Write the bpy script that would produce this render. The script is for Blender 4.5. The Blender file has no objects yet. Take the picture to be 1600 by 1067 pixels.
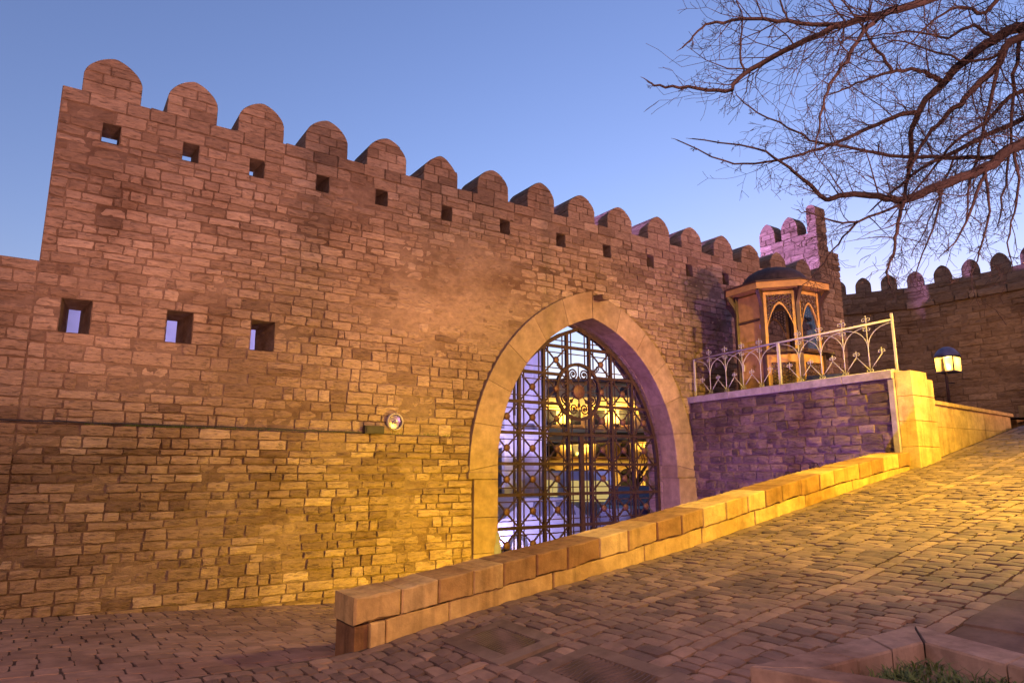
import bpy, math, random
import mathutils
from mathutils import Vector, noise as mnoise

# ------------------------------------------------------------------ camera, sky, light, exposure
scene = bpy.context.scene
COL = scene.collection
PITCH = math.radians(10.7)
FOC = 1067.0
EYE = Vector((0.269, -9.709, 1.6))
YAW = math.radians(34.2)                       # world x runs along the fortress wall, y goes through it
cam_data = bpy.data.cameras.new('camera')
cam_data.sensor_width = 36.0
cam_data.lens = 24.0
cam_data.clip_start = 0.05
cam_data.clip_end = 2000.0
cam = bpy.data.objects.new('camera', cam_data)
cam.location = EYE
cam.rotation_euler = (math.radians(90) + PITCH, 0, -YAW)
COL.objects.link(cam)
scene.camera = cam

world = bpy.data.worlds.new('World')
scene.world = world
world.use_nodes = True
wn, wl = world.node_tree.nodes, world.node_tree.links
wn.clear()
sky = wn.new('ShaderNodeTexSky')
sky.sky_type = 'NISHITA'
sky.sun_disc = False
sky.sun_elevation = math.radians(-1.0)
sky.sun_rotation = math.radians(62)
sky.air_density = 1.0
sky.dust_density = 0.6
sky.ozone_density = 3.0
wmix = wn.new('ShaderNodeMix')
wmix.data_type = 'RGBA'
wmix.blend_type = 'MULTIPLY'
wmix.inputs[0].default_value = 1.0
wmix.inputs[7].default_value = (2.0, 1.4, 1.18, 1)
wbg = wn.new('ShaderNodeBackground')
wbg.inputs['Strength'].default_value = 0.15
wout = wn.new('ShaderNodeOutputWorld')
wl.new(sky.outputs[0], wmix.inputs[6])
wl.new(wmix.outputs[2], wbg.inputs[0])
wl.new(wbg.outputs[0], wout.inputs[0])

scene.view_settings.view_transform = 'Standard'
scene.view_settings.look = 'None'
scene.view_settings.exposure = 3.6
scene.view_settings.gamma = 1.0
scene.view_settings.use_curve_mapping = False
scene.cycles.use_denoising = True
scene.cycles.max_bounces = 6
scene.cycles.diffuse_bounces = 3
scene.cycles.sample_clamp_indirect = 4.0

SODIUM = (1.0, 0.61, 0.015)
PINK = (1.0, 0.46, 0.40)
PURPLE = (0.45, 0.2, 1.0)

# ------------------------------------------------------------------ helpers
CF = Vector((math.sin(YAW), math.cos(YAW), 0))
CR = Vector((math.cos(YAW), -math.sin(YAW), 0))


def proj(P):
    d = Vector(P) - EYE
    u, fw, up = d.dot(CR), d.dot(CF), d.z
    zc = fw * math.cos(PITCH) + up * math.sin(PITCH)
    yc = -fw * math.sin(PITCH) + up * math.cos(PITCH)
    if zc < 0.1:
        return None
    return 800 + FOC * u / zc, 533.5 - FOC * yc / zc


def seen_area(pts):
    q = [proj(p) for p in pts]
    if any(a is None for a in q):
        return 0
    xs, ys = [a[0] for a in q], [a[1] for a in q]
    x0, x1, y0, y1 = max(min(xs), 0), min(max(xs), 1600), max(min(ys), 0), min(max(ys), 1067)
    return max(0, x1 - x0) * max(0, y1 - y0)


def spot(px, py, depth):
    """a place in the scene from a measured bearing and its distance ahead"""
    a, b = (px - 800) / FOC, (533.5 - py) / FOC
    f, up = math.cos(PITCH) - math.sin(PITCH) * b, math.sin(PITCH) + math.cos(PITCH) * b
    t = depth / f
    return EYE + CR * (a * t) + CF * depth + Vector((0, 0, up * t))


def lerp(x, xs, ys):
    if x <= xs[0]:
        return ys[0]
    for i in range(1, len(xs)):
        if x <= xs[i]:
            t = (x - xs[i - 1]) / (xs[i] - xs[i - 1])
            return ys[i - 1] + t * (ys[i] - ys[i - 1])
    return ys[-1]


def n3(x, y, z, s=1.0):
    return mnoise.noise(Vector((x * s, y * s, z * s)))


class MB:
    """collects vertices, faces and one tone per vertex; builds ONE mesh object"""
    def __init__(self):
        self.v, self.f, self.t = [], [], []

    def add(self, v, f, tone=0.5):
        o = len(self.v)
        self.v += [tuple(p) for p in v]
        self.f += [tuple(i + o for i in q) for q in f]
        self.t += [tone] * len(v)
        return self

    def box(self, x0, x1, y0, y1, z0, z1, tone=0.5):
        v = [(x, y, z) for z in (z0, z1) for y in (y0, y1) for x in (x0, x1)]
        f = [(0, 2, 3, 1), (4, 5, 7, 6), (0, 1, 5, 4), (1, 3, 7, 5), (3, 2, 6, 7), (2, 0, 4, 6)]
        return self.add(v, f, tone)

    def bar(self, a, b, w, h=None, up=(0, 1, 0), tone=0.5):
        a, b = Vector(a), Vector(b)
        h = h or w
        d = (b - a).normalized()
        u = Vector(up)
        s = d.cross(u)
        if s.length < 1e-4:
            s = d.cross(Vector((1, 0, 0)))
        s.normalize()
        u = s.cross(d).normalized()
        v = [p + s * (i * w / 2) + u * (j * h / 2) for p in (a, b) for i, j in ((-1, -1), (1, -1), (1, 1), (-1, 1))]
        f = [(0, 1, 5, 4), (1, 2, 6, 5), (2, 3, 7, 6), (3, 0, 4, 7), (3, 2, 1, 0), (4, 5, 6, 7)]
        return self.add(v, f, tone)

    def tube(self, pts, radii, n=6, tone=0.5, cap=True):
        pts = [Vector(p) for p in pts]
        if not hasattr(radii, '__len__'):
            radii = [radii] * len(pts)
        v, f = [], []
        ref = Vector((0.31, 0.17, 0.93)).normalized()
        for i, p in enumerate(pts):
            d = (pts[min(i + 1, len(pts) - 1)] - pts[max(i - 1, 0)])
            if d.length < 1e-7:
                d = Vector((0, 0, 1))
            d.normalize()
            s = d.cross(ref)
            if s.length < 1e-3:
                s = d.cross(Vector((1, 0, 0)))
            s.normalize()
            u = s.cross(d)
            for k in range(n):
                a = 2 * math.pi * k / n
                v.append(p + (s * math.cos(a) + u * math.sin(a)) * radii[i])
        for i in range(len(pts) - 1):
            for k in range(n):
                k2 = (k + 1) % n
                f.append((i * n + k, i * n + k2, (i + 1) * n + k2, (i + 1) * n + k))
        if cap:
            f.append(tuple(range(n))[::-1])
            f.append(tuple((len(pts) - 1) * n + k for k in range(n)))
        return self.add(v, f, tone)

    def lathe(self, prof, n=16, c=(0, 0, 0), tone=0.5, axis='z', ang0=0.0):
        v, f = [], []
        for r, z in prof:
            for k in range(n):
                a = ang0 + 2 * math.pi * k / n
                if axis == 'z':
                    v.append((c[0] + r * math.cos(a), c[1] + r * math.sin(a), c[2] + z))
                else:
                    v.append((c[0] + r * math.cos(a), c[1] + z, c[2] + r * math.sin(a)))
        for i in range(len(prof) - 1):
            for k in range(n):
                k2 = (k + 1) % n
                f.append((i * n + k, i * n + k2, (i + 1) * n + k2, (i + 1) * n + k))
        return self.add(v, f, tone)

    def prism(self, poly, fn, d0, d1, inset=0.0, bev=0.0, tone=0.5):
        """polygon (u, z) swept from depth d0 (bevelled) to d1, placed by fn(u, depth, z)"""
        n = len(poly)
        cu, cz = sum(p[0] for p in poly) / n, sum(p[1] for p in poly) / n

        def ins(p):
            du, dz = p[0] - cu, p[1] - cz
            l = math.hypot(du, dz) or 1
            k = max(0.2, (l - inset) / l)
            return cu + du * k, cz + dz * k
        r0 = [fn(*(lambda q: (q[0], d0, q[1]))(ins(p))) for p in poly]
        if bev > 0 or inset > 0:
            r1 = [fn(p[0], d0 + bev, p[1]) for p in poly]
            r2 = [fn(p[0], d1, p[1]) for p in poly]
            v = r0 + r1 + r2
            rings = 3
        else:
            v = r0 + [fn(p[0], d1, p[1]) for p in poly]
            rings = 2
        f = [tuple(range(n)), tuple(range((rings - 1) * n, rings * n))[::-1]]
        for r in range(rings - 1):
            for i in range(n):
                j = (i + 1) % n
                f.append((r * n + j, r * n + i, (r + 1) * n + i, (r + 1) * n + j))
        return self.add(v, f, tone)

    def build(self, name, mat, parent=None, smooth=False, loc=None):
        return mesh_obj(name, self.mesh(name, mat, smooth), parent, loc)

    def mesh(self, name, mat, smooth=False):
        me = bpy.data.meshes.new(name)
        me.from_pydata(self.v, [], self.f)
        at = me.attributes.new('tone', 'FLOAT', 'POINT')
        at.data.foreach_set('value', self.t)
        if smooth:
            me.polygons.foreach_set('use_smooth', [True] * len(me.polygons))
        me.materials.append(mat)
        me.update()
        return me


def mesh_obj(name, me, parent=None, loc=None):
    o = bpy.data.objects.new(name, me)
    COL.objects.link(o)
    if parent:
        o.parent = parent
    if loc is not None:
        o.location = loc
    return o


def thing(name, label, cat, loc=(0, 0, 0), rz=0.0, group=None):
    o = bpy.data.objects.new(name, None)
    o.empty_display_size = 0.2
    COL.objects.link(o)
    o.location = loc
    o.rotation_euler = (0, 0, rz)
    return tag(o, label, cat, group)


def tag(o, label=None, cat=None, group=None, kind=None):
    if label:
        o['label'] = label
    if cat:
        o['category'] = cat
    if group:
        o['group'] = group
    if kind:
        o['kind'] = kind
    return o


# ------------------------------------------------------------------ materials
def mat_base(name, rough=0.8, metallic=0.0, spec=0.3):
    m = bpy.data.materials.new(name)
    m.use_nodes = True
    nt = m.node_tree
    b = nt.nodes['Principled BSDF']
    b.inputs['Roughness'].default_value = rough
    b.inputs['Metallic'].default_value = metallic
    b.inputs['Specular IOR Level'].default_value = spec
    return m, nt, b


def plain(name, col, rough=0.7, metallic=0.0, spec=0.3, noise_amt=0.25, scale=6.0, bump=0.0):
    m, nt, b = mat_base(name, rough, metallic, spec)
    N, L = nt.nodes, nt.links
    geo = N.new('ShaderNodeNewGeometry')
    nz = N.new('ShaderNodeTexNoise')
    nz.inputs['Scale'].default_value = scale
    nz.inputs['Detail'].default_value = 6
    L.new(geo.outputs['Position'], nz.inputs['Vector'])
    rp = N.new('ShaderNodeValToRGB')
    e = rp.color_ramp.elements
    e[0].position, e[1].position = 0.3, 0.7
    e[0].color = (*[c * (1 - noise_amt) for c in col], 1)
    e[1].color = (*[min(1, c * (1 + noise_amt)) for c in col], 1)
    L.new(nz.outputs[0], rp.inputs[0])
    L.new(rp.outputs[0], b.inputs['Base Color'])
    if bump:
        bp = N.new('ShaderNodeBump')
        bp.inputs['Strength'].default_value = bump
        bp.inputs['Distance'].default_value = 0.01
        n2 = N.new('ShaderNodeTexNoise')
        n2.inputs['Scale'].default_value = scale * 8
        n2.inputs['Detail'].default_value = 8
        L.new(geo.outputs['Position'], n2.inputs['Vector'])
        L.new(n2.outputs[0], bp.inputs['Height'])
        L.new(bp.outputs[0], b.inputs['Normal'])
    return m


def emit(name, col, strength):
    m = bpy.data.materials.new(name)
    m.use_nodes = True
    nt = m.node_tree
    nt.nodes.clear()
    e = nt.nodes.new('ShaderNodeEmission')
    e.inputs[0].default_value = (*col, 1)
    e.inputs[1].default_value = strength
    o = nt.nodes.new('ShaderNodeOutputMaterial')
    nt.links.new(e.outputs[0], o.inputs[0])
    return m


def stone_mat(name, cols, rough=0.9, strata=1.0, bump=0.5, dist=0.015, dirt=(0.35, 0.55), dirt_col=(0.5, 0.42, 0.36), fine=26.0, spec=0.2, pits=0.0, drips=0.0):
    """stone: colour picked per piece by its tone, plus grain, weather stains and fine relief"""
    m, nt, b = mat_base(name, rough, 0, spec)
    N, L = nt.nodes, nt.links
    at = N.new('ShaderNodeAttribute')
    at.attribute_name = 'tone'
    rp = N.new('ShaderNodeValToRGB')
    e = rp.color_ramp.elements
    while len(e) < len(cols):
        e.new(0.5)
    for i, c in enumerate(cols):
        e[i].position = i / (len(cols) - 1)
        e[i].color = (*c, 1)
    L.new(at.outputs['Fac'], rp.inputs[0])
    geo = N.new('ShaderNodeNewGeometry')
    mp = N.new('ShaderNodeMapping')
    mp.inputs['Scale'].default_value = (1, 1, 1 + 2.6 * strata)
    L.new(geo.outputs['Position'], mp.inputs['Vector'])
    grain = N.new('ShaderNodeTexNoise')
    grain.inputs['Scale'].default_value = 7.0
    grain.inputs['Detail'].default_value = 8
    grain.inputs['Roughness'].default_value = 0.65
    L.new(mp.outputs[0], grain.inputs['Vector'])
    g2 = N.new('ShaderNodeMapRange')
    g2.inputs[1].default_value, g2.inputs[2].default_value = 0.25, 0.75
    g2.inputs[3].default_value, g2.inputs[4].default_value = 0.62, 1.3
    L.new(grain.outputs[0], g2.inputs[0])
    mul = N.new('ShaderNodeMix')
    mul.data_type, mul.blend_type = 'RGBA', 'MULTIPLY'
    mul.inputs[0].default_value = 1.0
    L.new(rp.outputs[0], mul.inputs[6])
    L.new(g2.outputs[0], mul.inputs[7])
    big = N.new('ShaderNodeTexNoise')
    big.inputs['Scale'].default_value = 0.9
    big.inputs['Detail'].default_value = 7
    big.inputs['Roughness'].default_value = 0.62
    L.new(geo.outputs['Position'], big.inputs['Vector'])
    bm = N.new('ShaderNodeMapRange')
    bm.inputs[1].default_value, bm.inputs[2].default_value = dirt[0], dirt[1]
    bm.inputs[3].default_value, bm.inputs[4].default_value = 0.0, 1.0
    L.new(big.outputs[0], bm.inputs[0])
    dm = N.new('ShaderNodeMix')
    dm.data_type, dm.blend_type = 'RGBA', 'MIX'
    dm.inputs[6].default_value = (*dirt_col, 1)
    dm.inputs[7].default_value = (1, 1, 1, 1)
    L.new(bm.outputs[0], dm.inputs[0])
    m2 = N.new('ShaderNodeMix')
    m2.data_type, m2.blend_type = 'RGBA', 'MULTIPLY'
    m2.inputs[0].default_value = 1.0
    L.new(mul.outputs[2], m2.inputs[6])
    L.new(dm.outputs[2], m2.inputs[7])
    last = m2
    if pits or drips:                                # eroded pits lie along the bedding; drips run down the face
        mp2 = N.new('ShaderNodeMapping')
        mp2.inputs['Scale'].default_value = (1, 1, 4.5) if pits else (7, 7, .55)
        L.new(geo.outputs['Position'], mp2.inputs['Vector'])
        pn = N.new('ShaderNodeTexNoise')
        pn.inputs['Scale'].default_value = 9.0 if pits else 1.6
        pn.inputs['Detail'].default_value = 6
        pn.inputs['Roughness'].default_value = 0.6
        L.new(mp2.outputs[0], pn.inputs['Vector'])
        pm = N.new('ShaderNodeMapRange')
        pm.inputs[1].default_value, pm.inputs[2].default_value = (0.56, 0.66) if pits else (.5, .68)
        pm.inputs[3].default_value, pm.inputs[4].default_value = 1.0, 1.0 - max(pits, drips)
        L.new(pn.outputs[0], pm.inputs[0])
        m3 = N.new('ShaderNodeMix')
        m3.data_type, m3.blend_type = 'RGBA', 'MULTIPLY'
        m3.inputs[0].default_value = 1.0
        L.new(m2.outputs[2], m3.inputs[6])
        L.new(pm.outputs[0], m3.inputs[7])
        last = m3
    L.new(last.outputs[2], b.inputs['Base Color'])
    fn = N.new('ShaderNodeTexNoise')
    fn.inputs['Scale'].default_value = fine
    fn.inputs['Detail'].default_value = 9
    fn.inputs['Roughness'].default_value = 0.7
    L.new(mp.outputs[0], fn.inputs['Vector'])
    ad = N.new('ShaderNodeMath')
    ad.operation = 'MULTIPLY_ADD'
    ad.inputs[1].default_value = 1.6
    L.new(grain.outputs[0], ad.inputs[0])
    L.new(fn.outputs[0], ad.inputs[2])
    if pits:
        a2 = N.new('ShaderNodeMath')
        a2.operation = 'MULTIPLY_ADD'
        a2.inputs[1].default_value = 1.5
        L.new(pm.outputs[0], a2.inputs[0])
        L.new(ad.outputs[0], a2.inputs[2])
        ad = a2
    bp = N.new('ShaderNodeBump')
    bp.inputs['Strength'].default_value = bump
    bp.inputs['Distance'].default_value = dist
    L.new(ad.outputs[0], bp.inputs['Height'])
    L.new(bp.outputs[0], b.inputs['Normal'])
    return m


M = {}
M['wall'] = stone_mat('wall_limestone', [(.195, .125, .075), (.27, .18, .11), (.33, .225, .14), (.395, .275, .175), (.48, .345, .225)], bump=0.9, dist=0.028, dirt=(0.24, 0.48), dirt_col=(.62, .54, .47), fine=34, pits=.32)
M['terrace_stone'] = stone_mat('terrace_stone', [(.10, .07, .055), (.15, .105, .08), (.20, .14, .105), (.26, .18, .13), (.33, .24, .18)], bump=0.9, dist=0.028, fine=34, pits=.32)
M['mortar'] = stone_mat('mortar', [(.185, .125, .08), (.30, .205, .13)], strata=0.3, bump=0.9, dist=0.02, fine=40)
M['dressed'] = stone_mat('dressed_limestone', [(.195, .135, .08), (.245, .17, .10), (.295, .205, .125)], strata=0.0, bump=0.25, dist=0.006, dirt=(0.3, 0.5), dirt_col=(.75, .68, .6))
M['parapet'] = stone_mat('parapet_limestone', [(.18, .095, .04), (.28, .16, .06), (.46, .31, .11), (.50, .35, .13), (.54, .39, .17)], strata=0.0, bump=0.5, dist=0.012, dirt=(0.34, 0.52), dirt_col=(.6, .5, .4), spec=0.25, drips=.3)
M['sett'] = stone_mat('sett_stone', [(.095, .066, .052), (.135, .094, .072), (.185, .128, .095), (.25, .175, .125)], rough=0.62, strata=0.0, bump=0.4, dist=0.006, dirt=(0.3, 0.5), dirt_col=(.7, .66, .66), spec=0.45)
M['paver'] = stone_mat('paver_stone', [(.19, .125, .09), (.245, .16, .115), (.30, .20, .15)], rough=0.7, strata=0.0, bump=0.4, dist=0.006, dirt=(0.35, 0.55), dirt_col=(.6, .55, .55), spec=0.35)
M['joint'] = stone_mat('joint_dirt', [(.07, .052, .04), (.10, .075, .055)], strata=0.0, bump=0.8, dist=0.01, fine=60)
M['planter'] = stone_mat('planter_stone', [(.19, .15, .12), (.25, .20, .16), (.31, .25, .20)], strata=0.0, bump=0.4, dist=0.008, dirt=(0.38, 0.56), dirt_col=(.5, .43, .4), drips=.25)
M['slab'] = stone_mat('slab_stone', [(.13, .10, .08), (.17, .13, .10)], rough=0.75, strata=0.0, bump=0.3, dist=0.005)
M['plaster'] = stone_mat('coping_plaster', [(.29, .25, .24), (.35, .30, .28)], strata=0.0, bump=0.3, dist=0.006, dirt=(0.35, 0.55), dirt_col=(.6, .55, .5))
M['iron'] = plain('gate_iron', (.04, .021, .019), rough=0.55, metallic=0.35, noise_amt=0.35, scale=12)
M['rosette'] = plain('rosette_iron', (.10, .048, .03), rough=0.5, metallic=0.3, noise_amt=0.3, scale=20)
M['white'] = plain('white_paint', (.40, .375, .375), rough=0.5, noise_amt=0.12, scale=15)
M['wood'] = plain('kiosk_wood', (.40, .23, .06), rough=0.5, noise_amt=0.22, scale=9, spec=0.4)
M['wood_dark'] = plain('kiosk_dark_wood', (.055, .03, .018), rough=0.5, noise_amt=0.3, scale=9, spec=0.4)
M['shingle'] = plain('dome_shingle', (.05, .034, .034), rough=0.7, noise_amt=0.4, scale=14, bump=0.4)
M['bark'] = plain('bark', (.032, .02, .018), rough=0.85, noise_amt=0.4, scale=14, bump=0.6)
M['soil'] = plain('soil', (.045, .03, .02), rough=0.95, noise_amt=0.5, scale=25, bump=1.0)
M['grass'] = plain('grass', (.05, .085, .022), rough=0.7, noise_amt=0.4, scale=8)
M['dark'] = plain('dark_metal', (.035, .03, .032), rough=0.5, metallic=0.3)
M['rubber'] = plain('rubber', (.02, .02, .02), rough=0.8)
M['tarp'] = plain('blue_tarp', (.03, .035, .12), rough=0.6, noise_amt=0.4, scale=5)


def glass_mat(name, tint=(.8, .8, .85), rough=0.03, fac=.14):
    m = bpy.data.materials.new(name)
    m.use_nodes = True
    nt = m.node_tree
    nt.nodes.clear()
    tr = nt.nodes.new('ShaderNodeBsdfTransparent')
    tr.inputs[0].default_value = (*tint, 1)
    gl = nt.nodes.new('ShaderNodeBsdfGlossy')
    gl.inputs['Roughness'].default_value = rough
    mx = nt.nodes.new('ShaderNodeMixShader')
    lw = nt.nodes.new('ShaderNodeLayerWeight')
    lw.inputs[0].default_value = fac
    o = nt.nodes.new('ShaderNodeOutputMaterial')
    nt.links.new(lw.outputs['Facing'], mx.inputs[0])
    nt.links.new(tr.outputs[0], mx.inputs[1])
    nt.links.new(gl.outputs[0], mx.inputs[2])
    nt.links.new(mx.outputs[0], o.inputs[0])
    return m


M['glass'] = glass_mat('window_glass')
def frosted(name, tint):
    m = bpy.data.materials.new(name)
    m.use_nodes = True
    nt = m.node_tree
    nt.nodes.clear()
    tr = nt.nodes.new('ShaderNodeBsdfTransparent')
    tl = nt.nodes.new('ShaderNodeBsdfTranslucent')
    tl.inputs[0].default_value = (*tint, 1)
    mx = nt.nodes.new('ShaderNodeMixShader')
    mx.inputs[0].default_value = .6
    o = nt.nodes.new('ShaderNodeOutputMaterial')
    nt.links.new(tr.outputs[0], mx.inputs[1])
    nt.links.new(tl.outputs[0], mx.inputs[2])
    nt.links.new(mx.outputs[0], o.inputs[0])
    return m


M['frosted'] = frosted('frosted_glass', (.85, .62, .3))
M['lens'] = glass_mat('lens_glass', (.75, .7, .85), 0.12, .3)

# ------------------------------------------------------------------ masonry helpers
def stone_geo(c, p, rng, fn, rough=1.0, nu=4, nv=3, skirt=0.035):
    """one rough block: c = BL, BR, TR, TL in (u, z); face stands p proud of the wall plane"""
    (u0, z0), (u1, z1), (u2, z2), (u3, z3) = c
    w, h = u1 - u0, z3 - z0
    r = min(0.03, 0.22 * min(w, h))
    seed = rng.random() * 100
    tu, tz = rng.uniform(-.008, .008) * rough, rng.uniform(-.008, .008) * rough
    v = []
    for j in range(nv + 1):
        b = j / nv
        for i in range(nu + 1):
            a = i / nu
            u = (u0 * (1 - a) + u1 * a) * (1 - b) + (u3 * (1 - a) + u2 * a) * b
            z = (z0 * (1 - a) + z1 * a) * (1 - b) + (z3 * (1 - a) + z2 * a) * b
            eu, ez = i in (0, nu), j in (0, nv)
            d = -p + tu * (a - .5) * 2 + tz * (b - .5) * 2
            nn = n3(u * 9 + seed, z * 9, seed)
            if eu and ez:
                u += r * .3 * (1 if i == 0 else -1) * rng.uniform(.5, 1.3)
                z += r * .3 * (1 if j == 0 else -1) * rng.uniform(.5, 1.3)
                d += .008 * rough
            elif eu or ez:
                k = rng.uniform(-.1, 1) * .012 * rough
                if eu:
                    u += k * (1 if i == 0 else -1)
                else:
                    z += k * (1 if j == 0 else -1)
                d += rng.uniform(.0, .009) * rough
            else:
                d -= .002 + nn * .011 * rough
                u += rng.uniform(-.2, .2) * w / nu
            v.append((u, d, z))
    n1 = nu + 1
    f = [(j * n1 + i, j * n1 + i + 1, (j + 1) * n1 + i + 1, (j + 1) * n1 + i) for j in range(nv) for i in range(nu)]
    ring = [i for i in range(nu + 1)] + [j * n1 + nu for j in range(1, nv + 1)] + [nv * n1 + i for i in range(nu - 1, -1, -1)] + [j * n1 for j in range(nv - 1, 0, -1)]
    o = len(v)
    for q in ring:
        v.append((v[q][0], skirt, v[q][2]))
    m = len(ring)
    for k in range(m):
        k2 = (k + 1) % m
        f.append((ring[k2], ring[k], o + k, o + k2))
    return [fn(*q) for q in v], f


def make_bounds(marks, rng, hmin, hmax):
    """course lines between fixed heights; returns (z, wave amplitude)"""
    out = [(marks[0][0], 0.0)]
    for (a, _), (b, amp) in zip(marks[:-1], marks[1:]):
        n = max(1, round((b - a) / rng.uniform(hmin * 1.1, hmax * .92)))
        hs = [rng.uniform(hmin, hmax) for _ in range(n)]
        k = (b - a) / sum(hs)
        z = a
        for i, hh in enumerate(hs[:-1]):
            z += hh * k
            out.append((z, rng.uniform(.01, .03)))
        out.append((b, amp))
    return out


def courses(u0, u1, bounds, rng, forbid=None, lmin=.2, lmax=.55, gap=.0095):
    """corner lists of every block, clear of the openings"""
    res = []
    ph = [rng.random() * 50 for _ in bounds]

    def zz(i, u):
        return bounds[i][0] + bounds[i][1] * n3(u * .55 + ph[i], ph[i], 0)
    for i in range(len(bounds) - 1):
        zl, zh = bounds[i][0], bounds[i + 1][0]
        cuts = sorted(forbid(zl, zh)) if forbid else []
        segs, a = [], u0
        for (x0, x1) in cuts:
            if x0 > a:
                segs.append((a, min(x0, u1)))
            a = max(a, x1)
        if a < u1:
            segs.append((a, u1))
        for (a, b) in segs:
            if b - a < .03:
                continue
            u = a
            while u < b - .01:
                ll = rng.uniform(lmin, lmax) * (1.25 if zh - zl > .19 else 1)
                if rng.random() < .12 or (u == u0 and rng.random() < .5):
                    ll *= .55
                e = u + ll
                if b - e < .14:
                    e = b
                g = gap * rng.uniform(.5, 1.5)
                us, ue = u + g / 2, e - g / 2
                lo0, lo1, hi0, hi1 = zz(i, us) + g / 2, zz(i, ue) + g / 2, zz(i + 1, us) - g / 2, zz(i + 1, ue) - g / 2
                j = lambda s=.006: rng.uniform(-s, s)
                if rng.random() < .1 and zh - zl > .17:
                    t = rng.uniform(.4, .6)
                    m0, m1 = lo0 + (hi0 - lo0) * t, lo1 + (hi1 - lo1) * t
                    res.append([(us, lo0), (ue, lo1), (ue, m1 - g / 2), (us, m0 - g / 2)])
                    res.append([(us, m0 + g / 2), (ue, m1 + g / 2), (ue, hi1), (us, hi0)])
                else:
                    k0, k1 = j(.012), j(.012)
                    if us <= a + .02:
                        k0 = 0
                    if e >= b - .001:
                        k1 = 0
                    res.append([(us - k0 * .5, lo0 + j()), (ue - k1 * .5, lo1 + j()), (ue + k1 * .5, hi1 + j()), (us + k0 * .5, hi0 + j())])
                u = e
    return res


def lay(blocks, parent, mat, fn, rng, limit=300, part='stone', prot=None, tone=None, rough=1.0, small=None):
    """the blocks that show largest become parts of their own, the rest one joined part"""
    geo = []
    for c in blocks:
        cu, cz = (c[0][0] + c[2][0]) / 2, (c[0][1] + c[2][1]) / 2
        p = prot(cu, cz) if prot else rng.uniform(0, .022)
        t = tone(cu, cz) if tone else rng.random()
        ar = seen_area([fn(q[0], 0, q[1]) for q in c])
        geo.append((ar, c, p, t))
    geo.sort(key=lambda g: -g[0])
    rest = MB()
    for i, (ar, c, p, t) in enumerate(geo):
        if i < limit and ar > 30:
            v, f = stone_geo(c, p, rng, fn, rough)
            MB().add(v, f, t).build(part, mat, parent)
        else:
            lod = (4, 3) if ar > 60 else (2, 2)
            v, f = stone_geo(c, p, rng, fn, rough, *lod)
            rest.add(v, f, t)
    if rest.v:
        tag(rest.build(part + 's_small' if small is None else small, mat, parent), kind='stuff')


def sheet(us, zs, fn, depth, skip, mat, name, parent, tone=.5, flip=False):
    """rough mortar face with real openings: grid lines at us, zs, cells inside an opening left out"""
    v = [fn(u, depth(u, z), z) for z in zs for u in us]
    n = len(us)
    f = []
    for j in range(len(zs) - 1):
        for i in range(n - 1):
            if skip((us[i] + us[i + 1]) / 2, (zs[j] + zs[j + 1]) / 2):
                continue
            q = (j * n + i, j * n + i + 1, (j + 1) * n + i + 1, (j + 1) * n + i)
            f.append(q[::-1] if flip else q)
    mb = MB()
    mb.add(v, f, .5)
    if callable(tone):
        mb.t = [tone(u, z) for z in zs for u in us]
    else:
        mb.t = [tone] * len(v)
    return mb.build(name, mat, parent)


def lines(a, b, step, marks=()):
    m = sorted(set([a, b] + [x for x in marks if a < x < b]))
    out = []
    for p, q in zip(m[:-1], m[1:]):
        k = max(1, round((q - p) / step))
        out += [p + (q - p) * i / k for i in range(k)]
    return out + [b]


ID = lambda u, d, z: (u, d, z)

# ------------------------------------------------------------------ the setting: ground, ramp, streets
PX, PY = 2.172, -4.595            # foot of the ramp parapet
RK = [-6, -3, -1, .16, .88, 2.16, 3.71, 6.37, 8.6, 10.71, 12.52, 16, 22, 40]
RZ = [.42, .36, .27, .26, .40, .58, .78, 1.23, 1.61, 2.01, 2.36, 2.85, 3.1, 3.2]


def ramp_z(x):
    k = x - PX
    return (lerp(k - .25, RK, RZ) + lerp(k, RK, RZ) * 2 + lerp(k + .25, RK, RZ)) / 4


def street_z(x, y):
    return lerp(x, [-20, 0, 4, 8, 30], [.3, 0, -.23, -.42, -.5]) - .07 * max(-4.6, min(y, 0)) - .012 * max(y, 0)


def grid_ground(name, xs, ys, zf, mat, kind='structure'):
    v = [(x, y, zf(x, y)) for y in ys for x in xs]
    n = len(xs)
    f = [(j * n + i, j * n + i + 1, (j + 1) * n + i + 1, (j + 1) * n + i) for j in range(len(ys) - 1) for i in range(n - 1)]
    o = MB().add(v, f).build(name, mat, None, smooth=True)
    return tag(o, kind=kind)


ground = MB().add([(-900, -900, -1.4), (900, -900, -1.4), (900, 900, -1.4), (-900, 900, -1.4)], [(0, 1, 2, 3)]).build('ground', M['joint'])
tag(ground, kind='structure')
PAVE_Y = PY - 3.02
ramp = grid_ground('ramp', lines(-8, 24, .35), lines(PAVE_Y - .02, PY + .03, .3), lambda x, y: ramp_z(x), M['joint'])
pave = grid_ground('pavement', lines(-8, 24, .5), lines(-22, PAVE_Y - .03, .6), lambda x, y: ramp_z(x) + .03, M['slab'])
lower = grid_ground('lower_street', lines(-14, 11.3, .4), lines(PY + .035, 1.0, .35), lambda x, y: street_z(x, y), M['joint'])
backst = grid_ground('back_street', lines(-30, 60, 2), lines(1.005, 70, 2), lambda x, y: street_z(x, 0) - .012 * y, M['slab'])
rng = random.Random(5)
TERR = 2.55


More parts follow.
